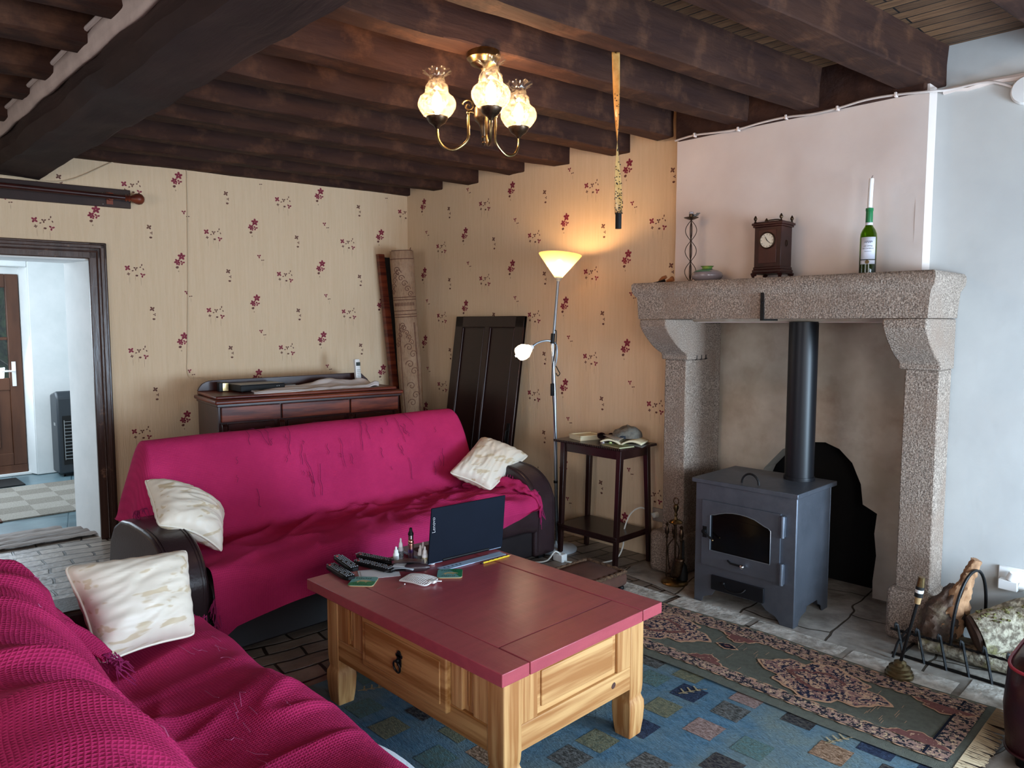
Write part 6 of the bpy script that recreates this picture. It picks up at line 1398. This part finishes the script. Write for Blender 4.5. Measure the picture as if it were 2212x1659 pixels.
# ---- fly paper
t = thing('fly_paper', 'yellow sticky fly paper dotted with flies hanging from a ceiling beam', 'fly paper', (2.45, 1.905, 1.885))
b = B(); b.grid(lambda u, v: ((.014+.004*math.sin(v*7))*(u-.5)*2*math.cos(2.2+v*3.4*(1 if v < .6 else 1.0))*1.0+.028*(1-v)*0+.02-.03*v, (.016)*(u-.5)*2*math.sin(2.2+v*3.4), .06+.635*v), 4, 80); b.build('sticky_strip', 'fly', parent=t, smooth=180, solid=.0006)
b = B(); b.cyl((.02, 0, 0), (.02, 0, .062), .0125, n=20); b.build('tube', 'black', parent=t)
b = B(); b.cyl((-.01, 0, .69), (-.01, 0, .705), .004); b.build('pin', 'brass', parent=t)
b = B(); rnd = random.Random(8)
for k in range(95):
    v = rnd.random()**2.0*.75; a = 2.2+v*3.4; u = rnd.uniform(-1, 1); p = Vector(((.014+.004*math.sin(v*7))*u*math.cos(a)+.02-.03*v, .016*u*math.sin(a), .06+.635*v))+Vector((rnd.uniform(-.002, .002), -.002, 0)); b.ellipsoid(p, (.0022, .0018, .0032), 6, 4)
fl = b.build('stuck_flies', 'blackm', parent=t); fl['kind'] = 'stuff'
t = None
# ---- chandelier
HC = Vector((2.072, 2.288, 0))
t = thing('chandelier', 'antique brass three arm ceiling light with frilled glass shades, lit', 'chandelier', (HC.x, HC.y, 2.588))
zz = -2.588
b = B(); b.lathe([(0, 2.586+zz), (.066, 2.586+zz), (.068, 2.575+zz), (.068, 2.558+zz), (.060, 2.552+zz), (.052, 2.538+zz), (.030, 2.528+zz), (.012, 2.52+zz), (.008, 2.51+zz)], n=36); b.build('ceiling_cup', 'brass', parent=t)
b = B(); b.cyl((0, 0, 2.53+zz), (0, 0, 2.38+zz), .0065, n=12); b.build('stem', 'brass', parent=t)
b = B(); b.lathe([(.006, 2.40+zz), (.012, 2.385+zz), (.030, 2.375+zz), (.040, 2.365+zz), (.041, 2.33+zz), (.036, 2.318+zz), (.022, 2.305+zz), (.016, 2.29+zz), (.012, 2.265+zz), (.008, 2.255+zz), (.012, 2.248+zz), (.006, 2.235+zz), (.009, 2.228+zz), (.001, 2.215+zz)], n=28); b.build('hub', 'brassd', parent=t)
gm = bpy.data.materials.new('etched_glass_shade'); gm.use_nodes = True; mxn = opal(gm, '#7a7468', .5, .08)
nt = gm.node_tree; L = nt.links.new; tcn = nt.nodes.new('ShaderNodeTexCoord'); nn = nd(nt, 'ShaderNodeTexNoise', Scale=70, Detail=1); L(tcn.outputs['Object'], nn.inputs['Vector'])
sx_ = nt.nodes.new('ShaderNodeSeparateXYZ'); L(tcn.outputs['Object'], sx_.inputs[0])
r1 = nd(nt, 'ShaderNodeMapRange'); r1.inputs[1].default_value = .045; r1.inputs[2].default_value = .075; r1.inputs[3].default_value = .5; r1.inputs[4].default_value = .74; L(sx_.outputs[2], r1.inputs[0]); 
r2 = nd(nt, 'ShaderNodeMapRange'); r2.inputs[1].default_value = .52; r2.inputs[2].default_value = .56; r2.inputs[3].default_value = 0; r2.inputs[4].default_value = .35; L(nn.outputs[0], r2.inputs[0])
ad = nd(nt, 'ShaderNodeMath', operation='ADD'); L(r1.outputs[0], ad.inputs[0]); L(r2.outputs[0], ad.inputs[1]); ad.use_clamp = True; L(ad.outputs[0], mxn.inputs[0])
bm_ = M('chandelier_bulb', '#ffffff', rough=.5, emit='#ffcf9c', estr=300)
sh_mesh = None
for (sx, sy) in ((1.917, 2.395), (1.985, 2.150), (2.262, 2.278)):
    d_ = Vector((sx-HC.x, sy-HC.y, 0)); rr = d_.length; d_.normalize(); G = d_*rr; zc = 2.366+zz
    rad_ = max(rr, .16)
    def pp(r_, z): return d_*r_+Vector((0, 0, z+zz))
    b = B(); b.tube(catmull([pp(.040, 2.345), pp(.055, 2.348), pp(.062, 2.33), pp(.062, 2.28), pp(.068, 2.235), pp(rr*.62, 2.198), pp(rr*.85, 2.205), pp(rr*.98, 2.24), pp(rr, 2.285)], 8), .0058, 10); ar = b.build('arm', 'brass', parent=t)
    b = B(); b.tube([pp(.062-.0-(.026*(1-k/26))*(1-math.cos(0))*0+.026*(1-k/28)*math.cos(k*.36+.2)-.0, 2.372+.026*(1-k/28)*math.sin(k*.36+.2)) for k in range(26)]+[], [.0052-.0001*k for k in range(26)], 8); b.build('scroll', 'brass', parent=ar)
    b = B(); b.ellipsoid(pp(.062, 2.345), (.009, .009, .009)); b.build('arm_boss', 'brass', parent=ar)
    b = B(); b.lathe([(.006, 2.275+zz), (.014, 2.288+zz), (.032, 2.300+zz), (.043, 2.316+zz), (.044, 2.322+zz), (.036, 2.318+zz), (.0, 2.312+zz)], (G.x, G.y, 0), 32, wob=lambda u, z: .02*math.sin(u*2*PI*16)); cu = b.build('gallery_cup', 'brassd', parent=t)
    ruf = lambda u, z: (.09*math.sin(u*2*PI*10)*smooth(.115, .135, z))
    b = B(); b.lathe([(.040, -.047), (.056, -.036), (.069, -.018), (.0765, .0), (.0755, .016), (.068, .032), (.053, .043), (.045, .048), (.0475, .053), (.045, .058), (.0475, .063), (.044, .068), (.046, .074), (.043, .08), (.035, .092), (.0305, .104), (.031, .114), (.038, .124), (.050, .132), (.057, .135)], n=80, caps=False, wob=ruf)
    for v_ in b.bm.verts:
        if v_.co.z > .12: v_.co.z += .005*math.sin(math.atan2(v_.co.y, v_.co.x)*10+PI/2)
    s_ = b.build('glass_shade', gm, parent=t, smooth=70); s_.location = (G.x, G.y, zc)
    b = B(); b.lathe([(.008, -.045), (.008, -.02), (.017, -.008), (.021, .012), (.016, .035), (.006, .052), (.001, .058)], n=20); q_ = b.build('bulb', bm_, parent=t, smooth=60); q_.location = (G.x, G.y, zc)
